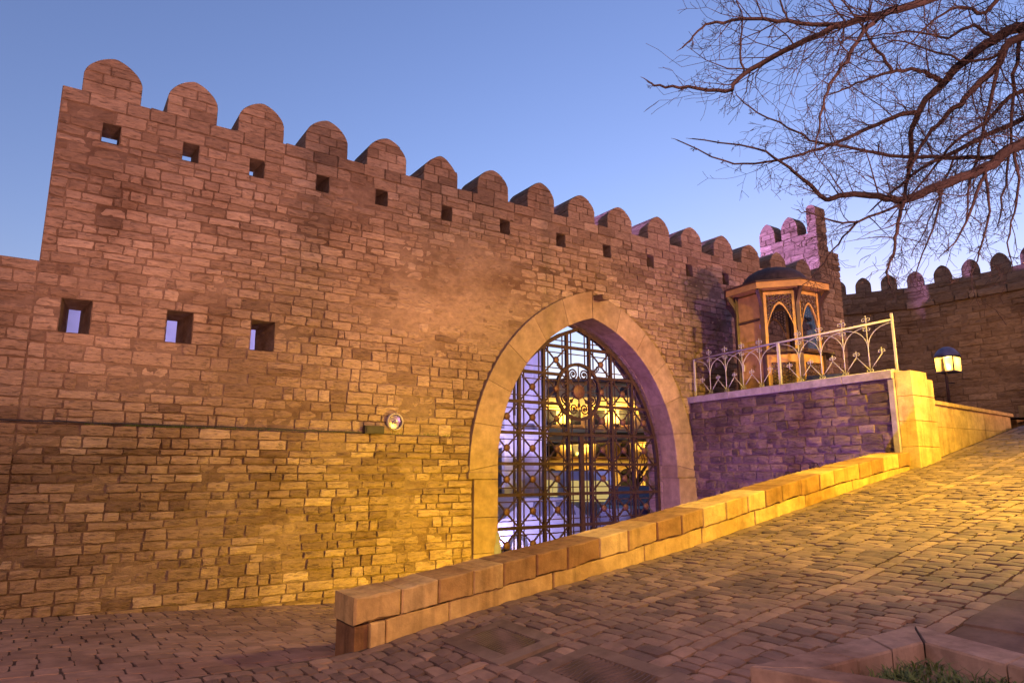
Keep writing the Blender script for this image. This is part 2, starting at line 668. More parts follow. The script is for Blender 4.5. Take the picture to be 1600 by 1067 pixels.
def sett_geo(a0, a1, b0, b1, fn, rng, dome=.012, top=.02):
    """one paving block, a along its length, b across; fn(a, b, h) puts it on the ground"""
    j = lambda s: rng.uniform(-s, s)
    cs = [(a0 + j(.008), b0 + j(.006)), (a1 + j(.008), b0 + j(.006)), (a1 + j(.008), b1 + j(.006)), (a0 + j(.008), b1 + j(.006))]
    tilt_a, tilt_b, lift = j(.2 * top), j(.2 * top), j(.25 * top)
    v = []
    for jj in range(3):
        q = jj / 2
        for ii in range(4):
            p = ii / 3
            a = (cs[0][0] * (1 - p) + cs[1][0] * p) * (1 - q) + (cs[3][0] * (1 - p) + cs[2][0] * p) * q
            b = (cs[0][1] * (1 - p) + cs[1][1] * p) * (1 - q) + (cs[3][1] * (1 - p) + cs[2][1] * p) * q
            edge = (ii in (0, 3)) + (jj in (0, 2))
            h = top + lift + tilt_a * (p - .5) * 2 + tilt_b * (q - .5) * 2 + (dome if edge == 0 else (0.001 if edge == 1 else -.15 * top))
            if edge == 2:
                a += .006 * (1 if ii == 0 else -1)
                b += .004 * (1 if jj == 0 else -1)
            v.append((a, b, h))
    f = [(r * 4 + c, r * 4 + c + 1, (r + 1) * 4 + c + 1, (r + 1) * 4 + c) for r in range(2) for c in range(3)]
    ring = [0, 1, 2, 3, 7, 11, 10, 9, 8, 4]
    o = 12
    for q in ring:
        v.append((v[q][0], v[q][1], -.02))
    for k in range(10):
        k2 = (k + 1) % 10
        f.append((ring[k2], ring[k], o + k, o + k2))
    return [fn(*q) for q in v], f


def pave_with(items, parent, mat, limit, part, dome=.012, top=.02):
    geo = []
    for (a0, a1, b0, b1, fn, t) in items:
        ar = seen_area([fn(a0, b0, 0), fn(a1, b0, 0), fn(a1, b1, 0), fn(a0, b1, 0)])
        geo.append((ar, a0, a1, b0, b1, fn, t))
    geo.sort(key=lambda g: -g[0])
    rest = MB()
    n = 0
    for (ar, a0, a1, b0, b1, fn, t) in geo:
        v, f = sett_geo(a0, a1, b0, b1, fn, rng, dome, top)
        if n < limit and ar > 40:
            MB().add(v, f, t).build(part, mat, parent, smooth=False)
            n += 1
        else:
            rest.add(v, f, t)
    if rest.v:
        tag(rest.build(part + 's_small', mat, parent), kind='stuff')


# two iron drain covers let into the ramp: (k0, k1, v0, v1)
DRAINS = [(.74, 1.1, .52, 1.12), (.76, 1.14, 1.52, 2.22)]
PLANT = (.95, 2.52, 2.88, 4.2)   # planter footprint in (k, v)


def blocked(a0, a1, b0, b1):
    for (k0, k1, v0, v1) in DRAINS:
        if a1 > v0 + .0 and a0 < v1 - .0 and b1 > k0 + .0 and b0 < k1 - .0:
            return True
    k0, k1, v0, v1 = PLANT
    return a1 > v0 + .08 and a0 < v1 and b1 > k0 + .08 and b0 < k1 - .08


ramp_fn = lambda a, b, h: (PX + b, PY - a, ramp_z(PX + b) + h)
items = []
strips = [0.03, 0.98, 1.93, 2.88]                   # lengthwise guide rows between the crosswise setts
for si, v0 in enumerate(strips):
    k = -3.0 + rng.random() * .2
    while k < 15.5:
        l = rng.uniform(.14, .24)
        if not blocked(v0, v0 + .12, k, k + l):
            items.append((k + .006, k + l - .006, v0 + .006, v0 + .118, lambda a, b, h: ramp_fn(b, a, h), rng.uniform(.35, .95)))
        k += l
    if si == len(strips) - 1:
        break
    lo, hi = v0 + .125, strips[si + 1] - .004
    k = -3.0
    while k < 15.5:
        w = rng.uniform(.088, .116)
        skew = rng.uniform(-.02, .02)
        v = lo
        while v < hi - .02:
            l = rng.uniform(.13, .215)
            if hi - v - l < .1:
                l = hi - v
            if not blocked(v, v + l, k, k + w):
                ph = .018 * math.sin((v - lo) / (hi - lo) * math.pi)
                items.append((v + .004, v + l - .004, k + .005 + ph, k + w - .005 + ph, ramp_fn, min(1, max(0, rng.gauss(.42, .24)))))
            v += l
        k += w
pave_with(items, ramp, M['sett'], 300, 'sett', .005, .016)

low_fn = lambda a, b, h: (a, b, street_z(a, b) + h)
items = []
x = -2.6
while x < 10.8:                                      # header row of slabs along the foot of the fortress wall
    w = rng.uniform(.15, .2)
    items.append((x + .006, x + w - .006, -.46, -.03, low_fn, rng.uniform(.4, 1)))
    x += w
y = -.47
row = 0
while y > PY + .1:
    d = rng.uniform(.2, .27)
    x = -2.8 + rng.random() * .2
    while x < 9.0:
        w = rng.uniform(.14, .23) if row % 5 != 4 else rng.uniform(.3, .42)
        items.append((x + .005, x + w - .005, max(y - d + .005, PY + .06), y - .005, low_fn, min(1, max(0, rng.gauss(.5, .25)))))
        x += w
    y -= d
    row += 1
pave_with(items, lower, M['paver'], 300, 'paver', .0015, .008)

# pavement slabs on the far side of the ramp
items = []
pv_fn = lambda a, b, h: (PX + a, PY - b, ramp_z(PX + a) + .03 + h)
for r in range(4):
    k = 1.5 + .3 * (r % 2)
    while k < 9:
        w = rng.uniform(.5, .75)
        v0 = 3.03 + r * .45
        if not (k + w > PLANT[0] and k < PLANT[1] and v0 < PLANT[3]):
            items.append((k + .004, k + w - .004, v0 + .004, v0 + .446, pv_fn, rng.random()))
        k += w
pave_with(items, pave, M['slab'], 60, 'slab', .001, .012)

# terrace floor and the upper ground towards the far wall
tf = MB()
tf.add([(11.2, -4.3, TERR), (14.9, -4.3, TERR), (14.9, 0.02, TERR), (11.35, 0.02, TERR)], [(0, 1, 2, 3)])
tag(tf.build('terrace_floor', M['slab']), kind='structure')
up = grid_ground('upper_ground', lines(14.905, 44, 1.2), lines(-4.56, 24, 1.2), lambda x, y: min(2.55 + .045 * (x - 14.9), 3.2), M['slab'])

# ------------------------------------------------------------------ the fortress wall
rng = random.Random(11)
WALL_T = .7
ZTOP = 6.38
SEND = 16.62
CEN = 8.68
UPPER = [.58, 1.53, 2.41, 3.38, 4.34, 5.53, 6.71, 7.98, 9.15, 10.36, 11.55, 12.76, 13.9, 15.0]
LOWH = [(.27, .59), (1.43, 1.74), (2.49, 2.81)]
HZ0, HZ1 = 5.76, 6.02
LZ0, LZ1 = 3.24, 3.66
SLOT = (11.575, 11.645, 4.40, 4.62)
HOLES = [(c - .1, c + .1, HZ0, HZ1) for c in UPPER] + [(a, b, LZ0, LZ1) for a, b in LOWH] + [SLOT]


def arch_in(z):
    if z < 1.7:
        return 2.14
    q = 2.837 ** 2 - (z - 1.7) ** 2
    return max(0, math.sqrt(max(0, q)) + 2.14 - 2.837) if q > 0 else 0


def arch_out(z):
    if z < 1.6:
        return 2.62
    q = 3.468 ** 2 - (z - 1.6) ** 2
    return max(0, math.sqrt(max(0, q)) + 2.69 - 3.468) if q > 0 else 0


def forbid_main(z0, z1):
    out = []
    for (a, b, h0, h1) in HOLES:
        if z1 > h0 + .01 and z0 < h1 - .01:
            out.append((a, b))
    w = max(arch_out(z0), arch_out(z1), arch_out((z0 + z1) / 2))
    w2 = min(arch_out(max(z0, 0)), arch_out(z1))
    if w > .03 and z0 < 4.96:
        ww = (w + w2) / 2
        out.append((CEN - ww, CEN + ww))
    return out


def in_hole(u, z):
    return any(a < u < b and h0 < z < h1 for (a, b, h0, h1) in HOLES)


wall = thing('fortress_wall', 'tall crenellated limestone fortress wall with small square loopholes and pointed gateway', 'wall')
hm_u = [e for h in HOLES for e in h[:2]]
hm_z = [e for h in HOLES for e in h[2:]]


def mortar_d(u, z):
    fill = max(0, 1 - ((u - 6.0) / 2.4) ** 2 - ((z - 4.5) / 1.1) ** 2)
    big = n3(u, z, 3.3, .6)
    low = -.024 if z < 2.14 else 0
    return low + .014 - .016 * max(0, big) - .019 * fill + .008 * n3(u, z, 9, 7) + .004 * n3(u, z, 2, 19)


def mortar_tone(u, z):
    fill = max(0, 1 - ((u - 6.0) / 2.4) ** 2 - ((z - 4.5) / 1.1) ** 2)
    return min(1, max(0, 0.1 + .9 * fill + .8 * max(0, n3(u, z, 3.3, .6))))


def skip_front(u, z):
    return in_hole(u, z) or abs(u - CEN) < arch_out(z) - .12 if z < 5 else in_hole(u, z)


sheet(lines(0, SEND, .06, hm_u), lines(-.9, ZTOP, .06, hm_z), ID, mortar_d, skip_front, M['mortar'], 'mortar', wall, mortar_tone)
sheet(lines(-4, -.001, .1), lines(-.9, 4.08, .08), ID, mortar_d, lambda u, z: False, M['mortar'], 'mortar', wall, .15)
# back face, ends and top of the core
core = MB()


def back_skip(u, z):
    for c in UPPER:
        if abs(u - c) < .1 and HZ0 + .1 < z < HZ1 + .1:
            return True
    for a, b in LOWH:
        if abs(u - (a + b) / 2) < .065 and LZ0 < z < LZ1:
            return True
    return z < 5 and abs(u - CEN) < arch_out(z) - .12


sheet(lines(0, SEND, .15, [c + s for c in UPPER for s in (-.1, .1)] + [(a + b) / 2 + s for a, b in LOWH for s in (-.065, .065)] + [CEN]),
      lines(-.9, ZTOP, .1, [HZ0 + .1, HZ1 + .1, LZ0, LZ1]), ID, lambda u, z: WALL_T, back_skip, M['mortar'], 'mortar', wall, .4, True)
core.add([(0, .016, -.9), (0, WALL_T, -.9), (0, WALL_T, ZTOP), (0, .016, ZTOP)], [(0, 1, 2, 3)])
core.add([(0, .0, ZTOP - .012), (SEND, .0, ZTOP - .012), (SEND, WALL_T, ZTOP - .012), (0, WALL_T, ZTOP - .012)], [(0, 1, 2, 3)])
core.box(-4, -.002, .03, WALL_T, -.9, 4.07)
for c in UPPER:                                     # loopholes rise towards the inside
    a, b = c - .1, c + .1
    y0, y1 = -.002, WALL_T
    v = [(a, y0, HZ0), (b, y0, HZ0), (b, y0, HZ1), (a, y0, HZ1), (a, y1, HZ0 + .1), (b, y1, HZ0 + .1), (b, y1, HZ1 + .1), (a, y1, HZ1 + .1)]
    core.add(v, [(0, 1, 5, 4), (1, 2, 6, 5), (2, 3, 7, 6), (3, 0, 4, 7)], .6)
for a, b in LOWH:                                   # splayed windows, a slit at the inside
    m = (a + b) / 2
    v = [(a, -.002, LZ0), (b, -.002, LZ0), (b, -.002, LZ1), (a, -.002, LZ1), (m - .065, WALL_T, LZ0), (m + .065, WALL_T, LZ0), (m + .065, WALL_T, LZ1), (m - .065, WALL_T, LZ1)]
    core.add(v, [(0, 1, 5, 4), (1, 2, 6, 5), (2, 3, 7, 6), (3, 0, 4, 7)], .3)
a, b, z0, z1 = SLOT
v = [(a, 0, z0), (b, 0, z0), (b, 0, z1), (a, 0, z1), (a, .4, z0), (b, .4, z0), (b, .4, z1), (a, .4, z1)]
core.add(v, [(0, 1, 5, 4), (1, 2, 6, 5), (2, 3, 7, 6), (3, 0, 4, 7), (4, 5, 6, 7)], .3)
core.build('wall_core', M['mortar'], wall)

marks = [(-.85, 0), (0.9, .025), (2.14, .02), (LZ0, 0), (LZ1, 0), (4.08, .0), (HZ0, 0), (HZ1, 0), (6.2, .0), (ZTOP, 0)]
bounds = make_bounds(marks, rng, .105, .178)
blocks = [c for c in courses(0.0, SEND, bounds, rng, forbid_main, .15, .42) if c[0][1] < 6.19]
blocks += courses(-3.2, -.004, [b for b in bounds if b[0] <= 4.081], rng, None, .25, .5)


def prot_main(u, z):
    e = n3(u * .8, z * 1.6, 7.7)
    er = n3(u * 1.1 + 30, z * 2.4, 1.1)
    p = .006 + .012 * rng.random() + .008 * e
    if z < 2.14:
        p += .03
    if er > .28:
        p -= .022
    if ((u - 6.0) / 2.2) ** 2 + ((z - 4.5) / 1.0) ** 2 < 1:
        p -= .008
    return p


def tone_main(u, z):
    t = rng.gauss(.5, .2) + .35 * n3(u * .5, z * 1.1, 4.4)
    if z < 2.14:
        t += rng.choice([-.3, -.22, -.15, -.1, 0, .25]) - .04 * max(0, 3 - u)
    return min(1, max(0, t))


lay(blocks, wall, M['wall'], ID, rng, 300, 'stone', prot_main, tone_main, 1.0)

# sill course between the merlons and the merlons with their blocks
MERS = [.54, 1.5, 2.45, 3.42, 4.4, 5.39, 6.44, 7.52, 8.5, 9.53, 10.66, 11.66, 12.72, 13.72, 14.8, 15.85]
rng = random.Random(21)
u = 0.0
while u < SEND - .05:
    e = min(SEND - .002, u + rng.uniform(.27, .46))
    if SEND - e < .15:
        e = SEND - .002
    MB().prism([(u + .005, 6.205), (e - .005, 6.205), (e - .005, ZTOP + rng.uniform(-.012, .006)), (u + .005, ZTOP + rng.uniform(-.012, .006))], ID, -.012 - rng.random() * .012, WALL_T, .008, .01,
               min(1, max(0, rng.gauss(.42, .2)))).build('sill_stone', M['wall'], wall)
    u = e


def mer_hw(r, hw, h):
    st = .2 / .55
    q = r / h
    if q <= st:
        return hw
    q = min(1, (q - st) / (1 - st))
    return hw * max(0.0, 1 - q ** 2.1) ** .72


def merlon(c, hw, h, parent, fn, t, mat, base, broken=False, name='merlon'):
    poly = []
    zs = [0, .2] + [.2 + (h - .2) * q for q in (.2, .4, .6, .75, .87, .95, 1)]
    right = [(c + mer_hw(z, hw, h) - .014, base + max(0, z - .012)) for z in zs]
    left = [(c - mer_hw(z, hw, h) + .014, base + max(0, z - .012)) for z in zs[::-1]]
    body = MB().prism(right[:-1] + left, fn, .014, t - .012, 0, 0, .5).build(name, M['mortar'], parent)
    rows = [0, rng.uniform(.14, .17), rng.uniform(.28, .32), rng.uniform(.40, .44), h + .001]
    for i in range(4):
        z0, z1 = rows[i], rows[i + 1]
        if i == 0:
            cu = [-hw, rng.uniform(-.06, .08), hw]
        elif i == 1:
            cu = [-hw, rng.uniform(-.16, -.1), rng.uniform(.14, .2), hw]
        elif i == 2:
            cu = [-hw, rng.uniform(-.05, .06), hw]
        else:
            cu = [-hw, hw]
        for a, b in zip(cu[:-1], cu[1:]):
            L_, R_ = [], []
            for q in range(6):
                z = z0 + .005 + (z1 - z0 - .01) * q / 5
                w = mer_hw(z, hw, h) * (1 if not (broken and i > 1) else .8)
                l, r = max(a + .005, -w), min(b - .005, w)
                if r - l < .004:
                    continue
                L_.append((c + l, base + z))
                R_.append((c + r, base + z))
            if len(L_) < 2:
                continue
            jt = rng.uniform(-.008, .006)
            MB().prism(R_ + L_[::-1], fn, jt - .006, t + rng.uniform(-.01, .02), .008, .012, min(1, max(0, rng.gauss(.5, .2)))).build('stone', mat, body)
    return body


for i, c in enumerate(MERS):
    m = merlon(c + rng.uniform(-.02, .02), rng.uniform(.315, .35), rng.uniform(.51, .57), wall, ID, WALL_T - .08, M['wall'], ZTOP, broken=(i == 5))
    if i == 5:
        m['label'] = 'stepped, partly rebuilt merlon narrower at the top'

# pointed arch of dressed stone round the gateway
arch = MB()
arch.box(CEN - 2.72, CEN - 2.19, -.1, .1, 1.47, 1.57)
arch_o = arch.build('arch_surround', M['dressed'], wall)


def arch_pt(s, t, outer):
    """t from 0 at the springing to 1 at the apex"""
    if outer:
        R, c0, zs_, H = 3.468, 2.69 - 3.468, 1.6, 4.98
    else:
        R, c0, zs_, H = 2.837, 2.14 - 2.837, 1.7, 4.45
    am = math.acos(-c0 / R)
    a = am * t
    return CEN + s * (c0 + R * math.cos(a)), zs_ + R * math.sin(a)


NV = 6
for s in (-1, 1):
    for k in range(NV):
        t0, t1 = k / NV, (k + 1) / NV
        o_ = [arch_pt(s, t0 + (t1 - t0) * q / 4, True) for q in range(5)]
        i_ = [arch_pt(s, t0 + (t1 - t0) * q / 4, False) for q in range(5)]
        poly = o_ + i_[::-1]
        # tighten the joint
        cx, cz = sum(p[0] for p in poly) / 10, sum(p[1] for p in poly) / 10
        poly = [(cx + (p[0] - cx) * .994, cz + (p[1] - cz) * .994) for p in poly]
        if s > 0:
            poly = poly[::-1]
        MB().prism(poly, ID, -.075 + rng.uniform(-.004, .004), .34, .006, .006, rng.uniform(.3, 1)).build('voussoir', M['dressed'], arch_o)
        for (y0, y1) in ((.345, .56), (.565, WALL_T + .03)):
            poly2 = [(CEN + (p[0] - CEN) * 1.0, p[1]) for p in poly]
            g = rng.uniform(-.012, .012)
            poly2 = [(p[0] + g * s, p[1] + g * .5) for p in poly2]
            MB().prism(poly2, ID, y0, y1, .01, .01, rng.random()).build('reveal_stone', M['wall'], arch_o)
    # straight piers under the springing
    zs_ = [-.9, -.2, .3, .86, 1.46, 1.7]
    for z0, z1 in zip(zs_[:-1], zs_[1:]):
        last = z1 == 1.7
        ow = 2.60 if not last else 2.69
        if s > 0 and not last:
            ow = 2.8
        a, b = CEN + s * 2.14, CEN + s * ow
        P4 = [(a, z0 + .003), (b, z0 + .003), (b, (1.6 if last else z1) - .003), (a, z1 - .003)]
        if s < 0:
            P4 = P4[::-1]
        MB().prism(P4, ID, -.075 - (.035 if (s > 0 and not last) else 0), .34, .006, .006, rng.uniform(.4, .9)).build('pier_stone', M['dressed'], arch_o)
        MB().prism(P4, ID, .345, WALL_T + .03, .01, .01, rng.random()).build('pier_stone', M['wall'], arch_o)
patch = [(6.66, .2), (6.80, .2), (6.80, .5), (6.77, .62), (6.765, .7), (6.745, .74), (6.715, .74), (6.695, .69), (6.70, .6), (6.67, .5)]  # flat grey patch with a head-and-shoulders outline
MB().prism([(p[0] - .2, p[1] - .12) for p in patch], ID, -.079, -.07, 0, 0, .5).build('grey_patch', plain('patch_grey', (.16, .16, .18), .9), arch_o)

# stone spout over the arch
sp = MB()
sp.prism([(-.075, -.05), (.075, -.05), (.085, .05), (-.085, .05)], lambda u, d, z: (8.79 + u, d, 4.86 + z + d * .12), -.34, .05, .012, .015, .2)
tag(sp.build('water_spout', M['wall']), 'short stone water spout jutting out above the gateway arch', 'spout')
# cable on the ledge
pts = [(-.9 + i * .15, -.062 - .006 * math.sin(i * 1.7), 2.165 + .012 * n3(i * .4, 0, 0) + (.0 if i < 27 else -.01)) for i in range(36)]
tag(MB().tube(pts, .011, 5).build('cable', M['dark'], smooth=True), 'thin grey cable running along the ledge of the fortress wall', 'cable')
# round lamp and its junction box on the wall
rl = thing('round_wall_lamp', 'round glass wall lamp on the fortress wall beside the gateway', 'lamp', (4.66, -.03, 2.33))
MB().lathe([(.0, 0), (.125, 0), (.135, -.03), (.13, -.075), (.112, -.08), (.108, -.05)], 24, axis='y').build('rim', M['plaster'], rl, True)
MB().lathe([(.112, -.066), (.09, -.085), (.05, -.1), (.0, -.104)], 24, axis='y').build('lens', M['lens'], rl, True)
MB().lathe([(.1, -.028), (.05, -.02), (.0, -.018)], 20, axis='y').build('reflector', plain('reflector', (.6, .55, .75), .25, .8), rl, True)
MB().lathe([(.022, -.02), (.028, -.05), (.0, -.062)], 12, axis='y').build('bulb', M['white'], rl, True)
jb = thing('junction_box', 'dark metal junction box on the ledge beside the round wall lamp', 'box', (4.32, -.03, 2.2))
MB().box(-.15, .15, -.1, 0, -.06, .055).build('housing', M['dark'], jb)
MB().box(-.13, .13, -.113, -.1, -.045, .04).build('lid', M['dark'], jb)
# weeds on the ledge
wd = MB()
for _ in range(420):
    u = rng.choice([rng.uniform(.6, 2.6), rng.uniform(2.6, 5.9), rng.uniform(1.1, 1.8)])
    a, l = rng.uniform(-1, 1), rng.uniform(.02, .06)
    b0 = Vector((u, -.05 + rng.uniform(-.015, .01), 2.14))
    tip = b0 + Vector((a * l, -l * .3, l))
    wd.add([b0, b0 + Vector((.006, 0, 0)), tip], [(0, 1, 2)])
tag(wd.build('weeds', M['grass']), 'dry weeds growing on the narrow ledge of the fortress wall', 'weeds', kind='stuff')
# ------------------------------------------------------------------ tower at the end of the wall
rng = random.Random(31)
tower = thing('wall_tower', 'stone wall tower rising above the fortress wall behind the wooden kiosk', 'tower', (16.62, 0, 0))
TF = lambda u, d, z: (u, d, z)                       # front face, in line with the fortress wall
TS = lambda u, d, z: (d, u, z)                       # side face, u runs backwards
TS_flip = lambda u, d, z: (d, 1.75 - u, z)
tc = MB()
tc.box(.02, .93, .02, 1.73, -.5, 7.31)
tc.box(.012, .42, .012, 1.73, 7.3, 7.84)
tc.box(.012, .45, .012, .26, 7.3, 8.5)
tc.build('tower_core', M['mortar'], tower)
twr_b = make_bounds([(2.4, 0), (7.33, 0)], rng, .14, .21)
fn_off = lambda fn: (lambda u, d, z: tuple(Vector(fn(u, d, z)) + Vector((0, 0, 0))))


def lay_local(blocks, parent, mat, fn, off, rng, limit, part, rough=1.0, tlo=.2, thi=.9):
    """like lay(), for a thing whose root stands away from the origin"""
    geo = []
    for c in blocks:
        ar = seen_area([Vector(fn(q[0], 0, q[1])) + off for q in c])
        geo.append((ar, c))
    geo.sort(key=lambda g: -g[0])
    rest = MB()
    for i, (ar, c) in enumerate(geo):
        lod = (4, 3) if ar > 60 else (2, 2)
        v, f = stone_geo(c, rng.uniform(0, .02), rng, fn, rough, *lod)
        t = min(1, max(0, rng.gauss((tlo + thi) / 2, (thi - tlo) / 3)))
        if i < limit and ar > 25:
            MB().add(v, f, t).build(part, mat, parent)
        else:
            rest.add(v, f, t)
    if rest.v:
        tag(rest.build(part + 's_small', mat, parent), kind='stuff')


off = Vector((16.62, 0, 0))
bl = courses(0, .95, twr_b, rng, None, .22, .42)
bl += courses(0, .46, make_bounds([(7.335, 0), (8.5, 0)], rng, .15, .2), rng, None, .2, .3)
lay_local(bl, tower, M['wall'], TF, off, rng, 200, 'stone')
side_b = make_bounds([(6.3, 0), (7.85, 0)], rng, .15, .2)
lay_local(courses(0, 1.75, side_b, rng, None, .22, .42), tower, M['wall'], TS_flip, off, rng, 100, 'stone')
lay_local(courses(1.48, 1.75, make_bounds([(7.86, 0), (8.5, 0)], rng, .16, .2), rng, None, .2, .3), tower, M['wall'], TS_flip, off, rng, 20, 'stone')
cap = MB().prism([(-.005, 8.5), (.27, 8.5), (.255, 8.55), (.2, 8.6), (.1, 8.6), (.02, 8.55)], TS, -.006, .46, .01, .01, .5)
cap.build('cap_stone', M['wall'], tower)
for c in (.8, 1.5):
    merlon(c, .25, .62, tower, TS, .42, M['wall'], 7.85)
MB().box(.44, .94, .0, 1.7, 7.32, 7.36).build('cap_stone', M['wall'], tower)

# ------------------------------------------------------------------ far curving wall
rng = random.Random(41)
D2, N2 = Vector((.827, .562)), Vector((-.562, .827))


def old(x, y):
    q = Vector((x + 5.68, y - 7.88))
    return q.dot(D2), q.dot(N2)


FP = [old(*p) for p in ((8.5, 23.3), (10.0, 23.1), (11.4, 22.6), (13.2, 21.6), (15, 20.2), (16.8, 18.3), (18.6, 15.6), (19.6, 12.5))]
cum = [0]
for a, b in zip(FP[:-1], FP[1:]):
    cum.append(cum[-1] + math.dist(a, b))
FL = cum[-1]


def far_xy(u):
    return Vector((lerp(u, cum, [p[0] for p in FP]), lerp(u, cum, [p[1] for p in FP])))


def far_fn(u, d, z):
    e = .6
    t = (far_xy(min(FL, u + e)) - far_xy(max(0, u - e))).normalized()
    p = far_xy(u) + Vector((-t.y, t.x)) * d
    return (p.x, p.y, z + max(0, u - 5) * .075 * max(0, z - 2.5) / 5)


far = thing('far_wall', 'dark curving crenellated stone wall in the background behind the lantern', 'wall')
sheet(lines(0, FL, .3), lines(1.8, 7.5, .2), far_fn, lambda u, z: .01 + .02 * n3(u, z, 5, 2), lambda u, z: False, M['mortar'], 'mortar', far, .3)
sheet(lines(0, FL, .6), lines(1.8, 7.5, 1), far_fn, lambda u, z: .8, lambda u, z: False, M['mortar'], 'mortar', far, .3, True)
fb = make_bounds([(2.0, 0), (7.0, .02), (7.12, 0), (7.5, 0)], rng, .17, .27)
SL = [.9 + i * .78 for i in range(24)]
bl = courses(0, FL, fb, rng, lambda z0, z1: [(s - .12, s + .12) for s in SL] if z0 >= 6.99 and z1 < 7.13 else [], .3, .7)
lay(bl, far, M['wall'], far_fn, rng, 200, 'stone', lambda u, z: rng.uniform(0, .03) + (.1 if 6.75 < z < 7.0 else 0), lambda u, z: min(1, max(0, rng.gauss(.25, .16))), 1.6)
u = .5
while u < FL - .5:
    merlon(u, .24, .52, far, far_fn, .5, M['wall'], 7.5)
    u += .76

# ------------------------------------------------------------------ ramp parapet, pillar and low wall
rng = random.Random(51)
PF = lambda u, d, z: (PX + u, PY + d, z)
par = thing('ramp_parapet', 'low pale limestone parapet climbing beside the cobbled ramp', 'parapet')
TK, TZ = [0, .39, 2.38, 3.74, 6.42, 8.5], [.655, .675, .94, 1.15, 1.58, 1.87]
ptop = lambda k: lerp(k, TK, TZ)
CH = .19
k = .14
stain = [0, 0, 1, 0, 1, 1, 1, 0, 1, 1, 1, 0, 0, 0, 1, 1, 1, 0, 1, 1, 1, 1, 0, 1, 0, 1, 0, 0]
i = 0
while k < 8.58:
    l = rng.uniform(.3, .42) if i else .39
    e = min(8.59, k + l)
    if 8.59 - e < .2:
        e = 8.59
    g = .004
    top0, top1 = ptop(k), ptop(e)
    bot0, bot1 = top0 - CH + rng.uniform(-.012, .012), top1 - CH + rng.uniform(-.012, .012)
    t = rng.uniform(.22, .42) if stain[i % len(stain)] else rng.uniform(.55, 1)
    jt = rng.uniform(-.006, .006)
    # coping block with a slightly chipped front
    n = 8
    lo = [(k + g + (e - k - 2 * g) * q / n, bot0 + (bot1 - bot0) * q / n + rng.uniform(-.006, .006)) for q in range(n + 1)]
    hi = [(k + g + (e - k - 2 * g) * q / n, top0 + (top1 - top0) * q / n + rng.uniform(-.006, .002)) for q in range(n, -1, -1)]
    MB().prism(lo + hi, PF, -.018 + jt, .405, .012 if i else .02, .01 if i else .02, t).build('coping_stone', M['parapet'], par)
    k = e
    i += 1
# facing stones below the coping
k = .41
while k < 8.58:
    l = rng.uniform(.85, 1.15) if k > .45 else .55
    e = min(8.59, k + l)
    if 8.59 - e < .4:
        e = 8.59
    n = 4
    us = [k + .004 + (e - k - .008) * q / n for q in range(n + 1)]
    lo = [(u, ramp_z(PX + u) - .12) for u in us]
    hi = [(u, ptop(u) - CH - .004 + rng.uniform(-.008, .004)) for u in us[::-1]]
    MB().prism(lo + hi, PF, rng.uniform(-.004, .004), .39, .008, .008, rng.uniform(.5, .95)).build('facing_stone', M['parapet'], par)
    k = e
MB().prism([(.16, -.1), (.27, -.1), (.265, .46), (.16, .46)], PF, .01, .39, .01, .015, .05).build('end_stone', M['parapet'], par)  # dark tone puts the shade of the end side into the colour
MB().prism([(.275, .1), (.402, .1), (.398, .475), (.28, .47)], PF, -.012, .39, .012, .015, .85).build('end_stone', M['parapet'], par)  # pale tone for the lit stone next to the shaded one
MB().box(PX + .19, PX + 8.59, PY + .03, PY + .37, -.6, .3, .4).build('parapet_core', M['mortar'], par)
pc = MB()
us = lines(.24, 8.58, .4)
poly = [(u, -.5) for u in us] + [(u, ptop(u) - CH * .5) for u in us[::-1]]
pc.prism(poly, PF, .035, .37, 0, 0, .4)
pc.build('parapet_core', M['mortar'], par)

pil = thing('stone_pillar', 'tall yellow-lit limestone pillar where the parapet meets the terrace wall', 'pillar', (PX + 8.66, PY, 0))
z = 1.2
while z < 3.0:
    e = min(3.07, z + rng.uniform(.33, .4))
    if 3.07 - e < .2:
        e = 3.07
    MB().prism([(0, z + .003), (.46, z + .003), (.46, e - .003), (0, e - .003)], ID, -.13, .11, .008, .008, rng.uniform(.55, 1)).build('block', M['parapet'], pil)
    if e < 3.0:
        MB().prism([(.465, z + .003), (.68, z + .003), (.68, min(e, 2.96) - .003), (.465, min(e, 2.96) - .003)], ID, -.11, .1, .008, .008, rng.uniform(.55, 1)).build('block', M['parapet'], pil)
    else:
        MB().prism([(.465, z + .003), (.68, z + .003), (.68, 2.97), (.465, 2.97)], ID, -.11, .1, .008, .008, .8).build('block', M['parapet'], pil)
    z = e

lw = thing('terrace_side_wall', 'smooth yellow-lit limestone wall along the upper ramp right of the pillar', 'wall')
X0, X1 = PX + 9.345, PX + 12.55
x = X0
while x < X1 - .01:
    e = min(X1, x + rng.uniform(.95, 1.2))
    if X1 - e < .5:
        e = X1
    zt0, zt1 = lerp(x, [X0, X1], [2.64, 2.55]), lerp(e, [X0, X1], [2.64, 2.55])
    mz = 2.28
    zb = ramp_z(x) - .15
    for (a0, a1, b0, b1) in ((zb, mz, zb, mz), (mz, zt0, mz, zt1)):
        MB().prism([(x + .002, a0 + .002), (e - .002, b0 + .002), (e - .002, b1 - .002), (x + .002, a1 - .002)], ID, PY + .08, PY + .35, .004, .004, rng.uniform(.6, .9)).build('facing_stone', M['parapet'], lw)
    MB().prism([(x + .002, zt0 + .003), (e - .002 + (.03 if e == X1 else 0), zt1 + .003), (e - .002 + (.03 if e == X1 else 0), zt1 + .06), (x + .002, zt0 + .06)], ID, PY + .035, PY + .38, .006, .006, rng.uniform(.5, .8)).build('coping_stone', M['parapet'], lw)
    x = e
end = thing('end_block', 'small yellow-lit stone block wall at the far top end of the ramp', 'wall', (X1 + .9, PY + .3, 0))
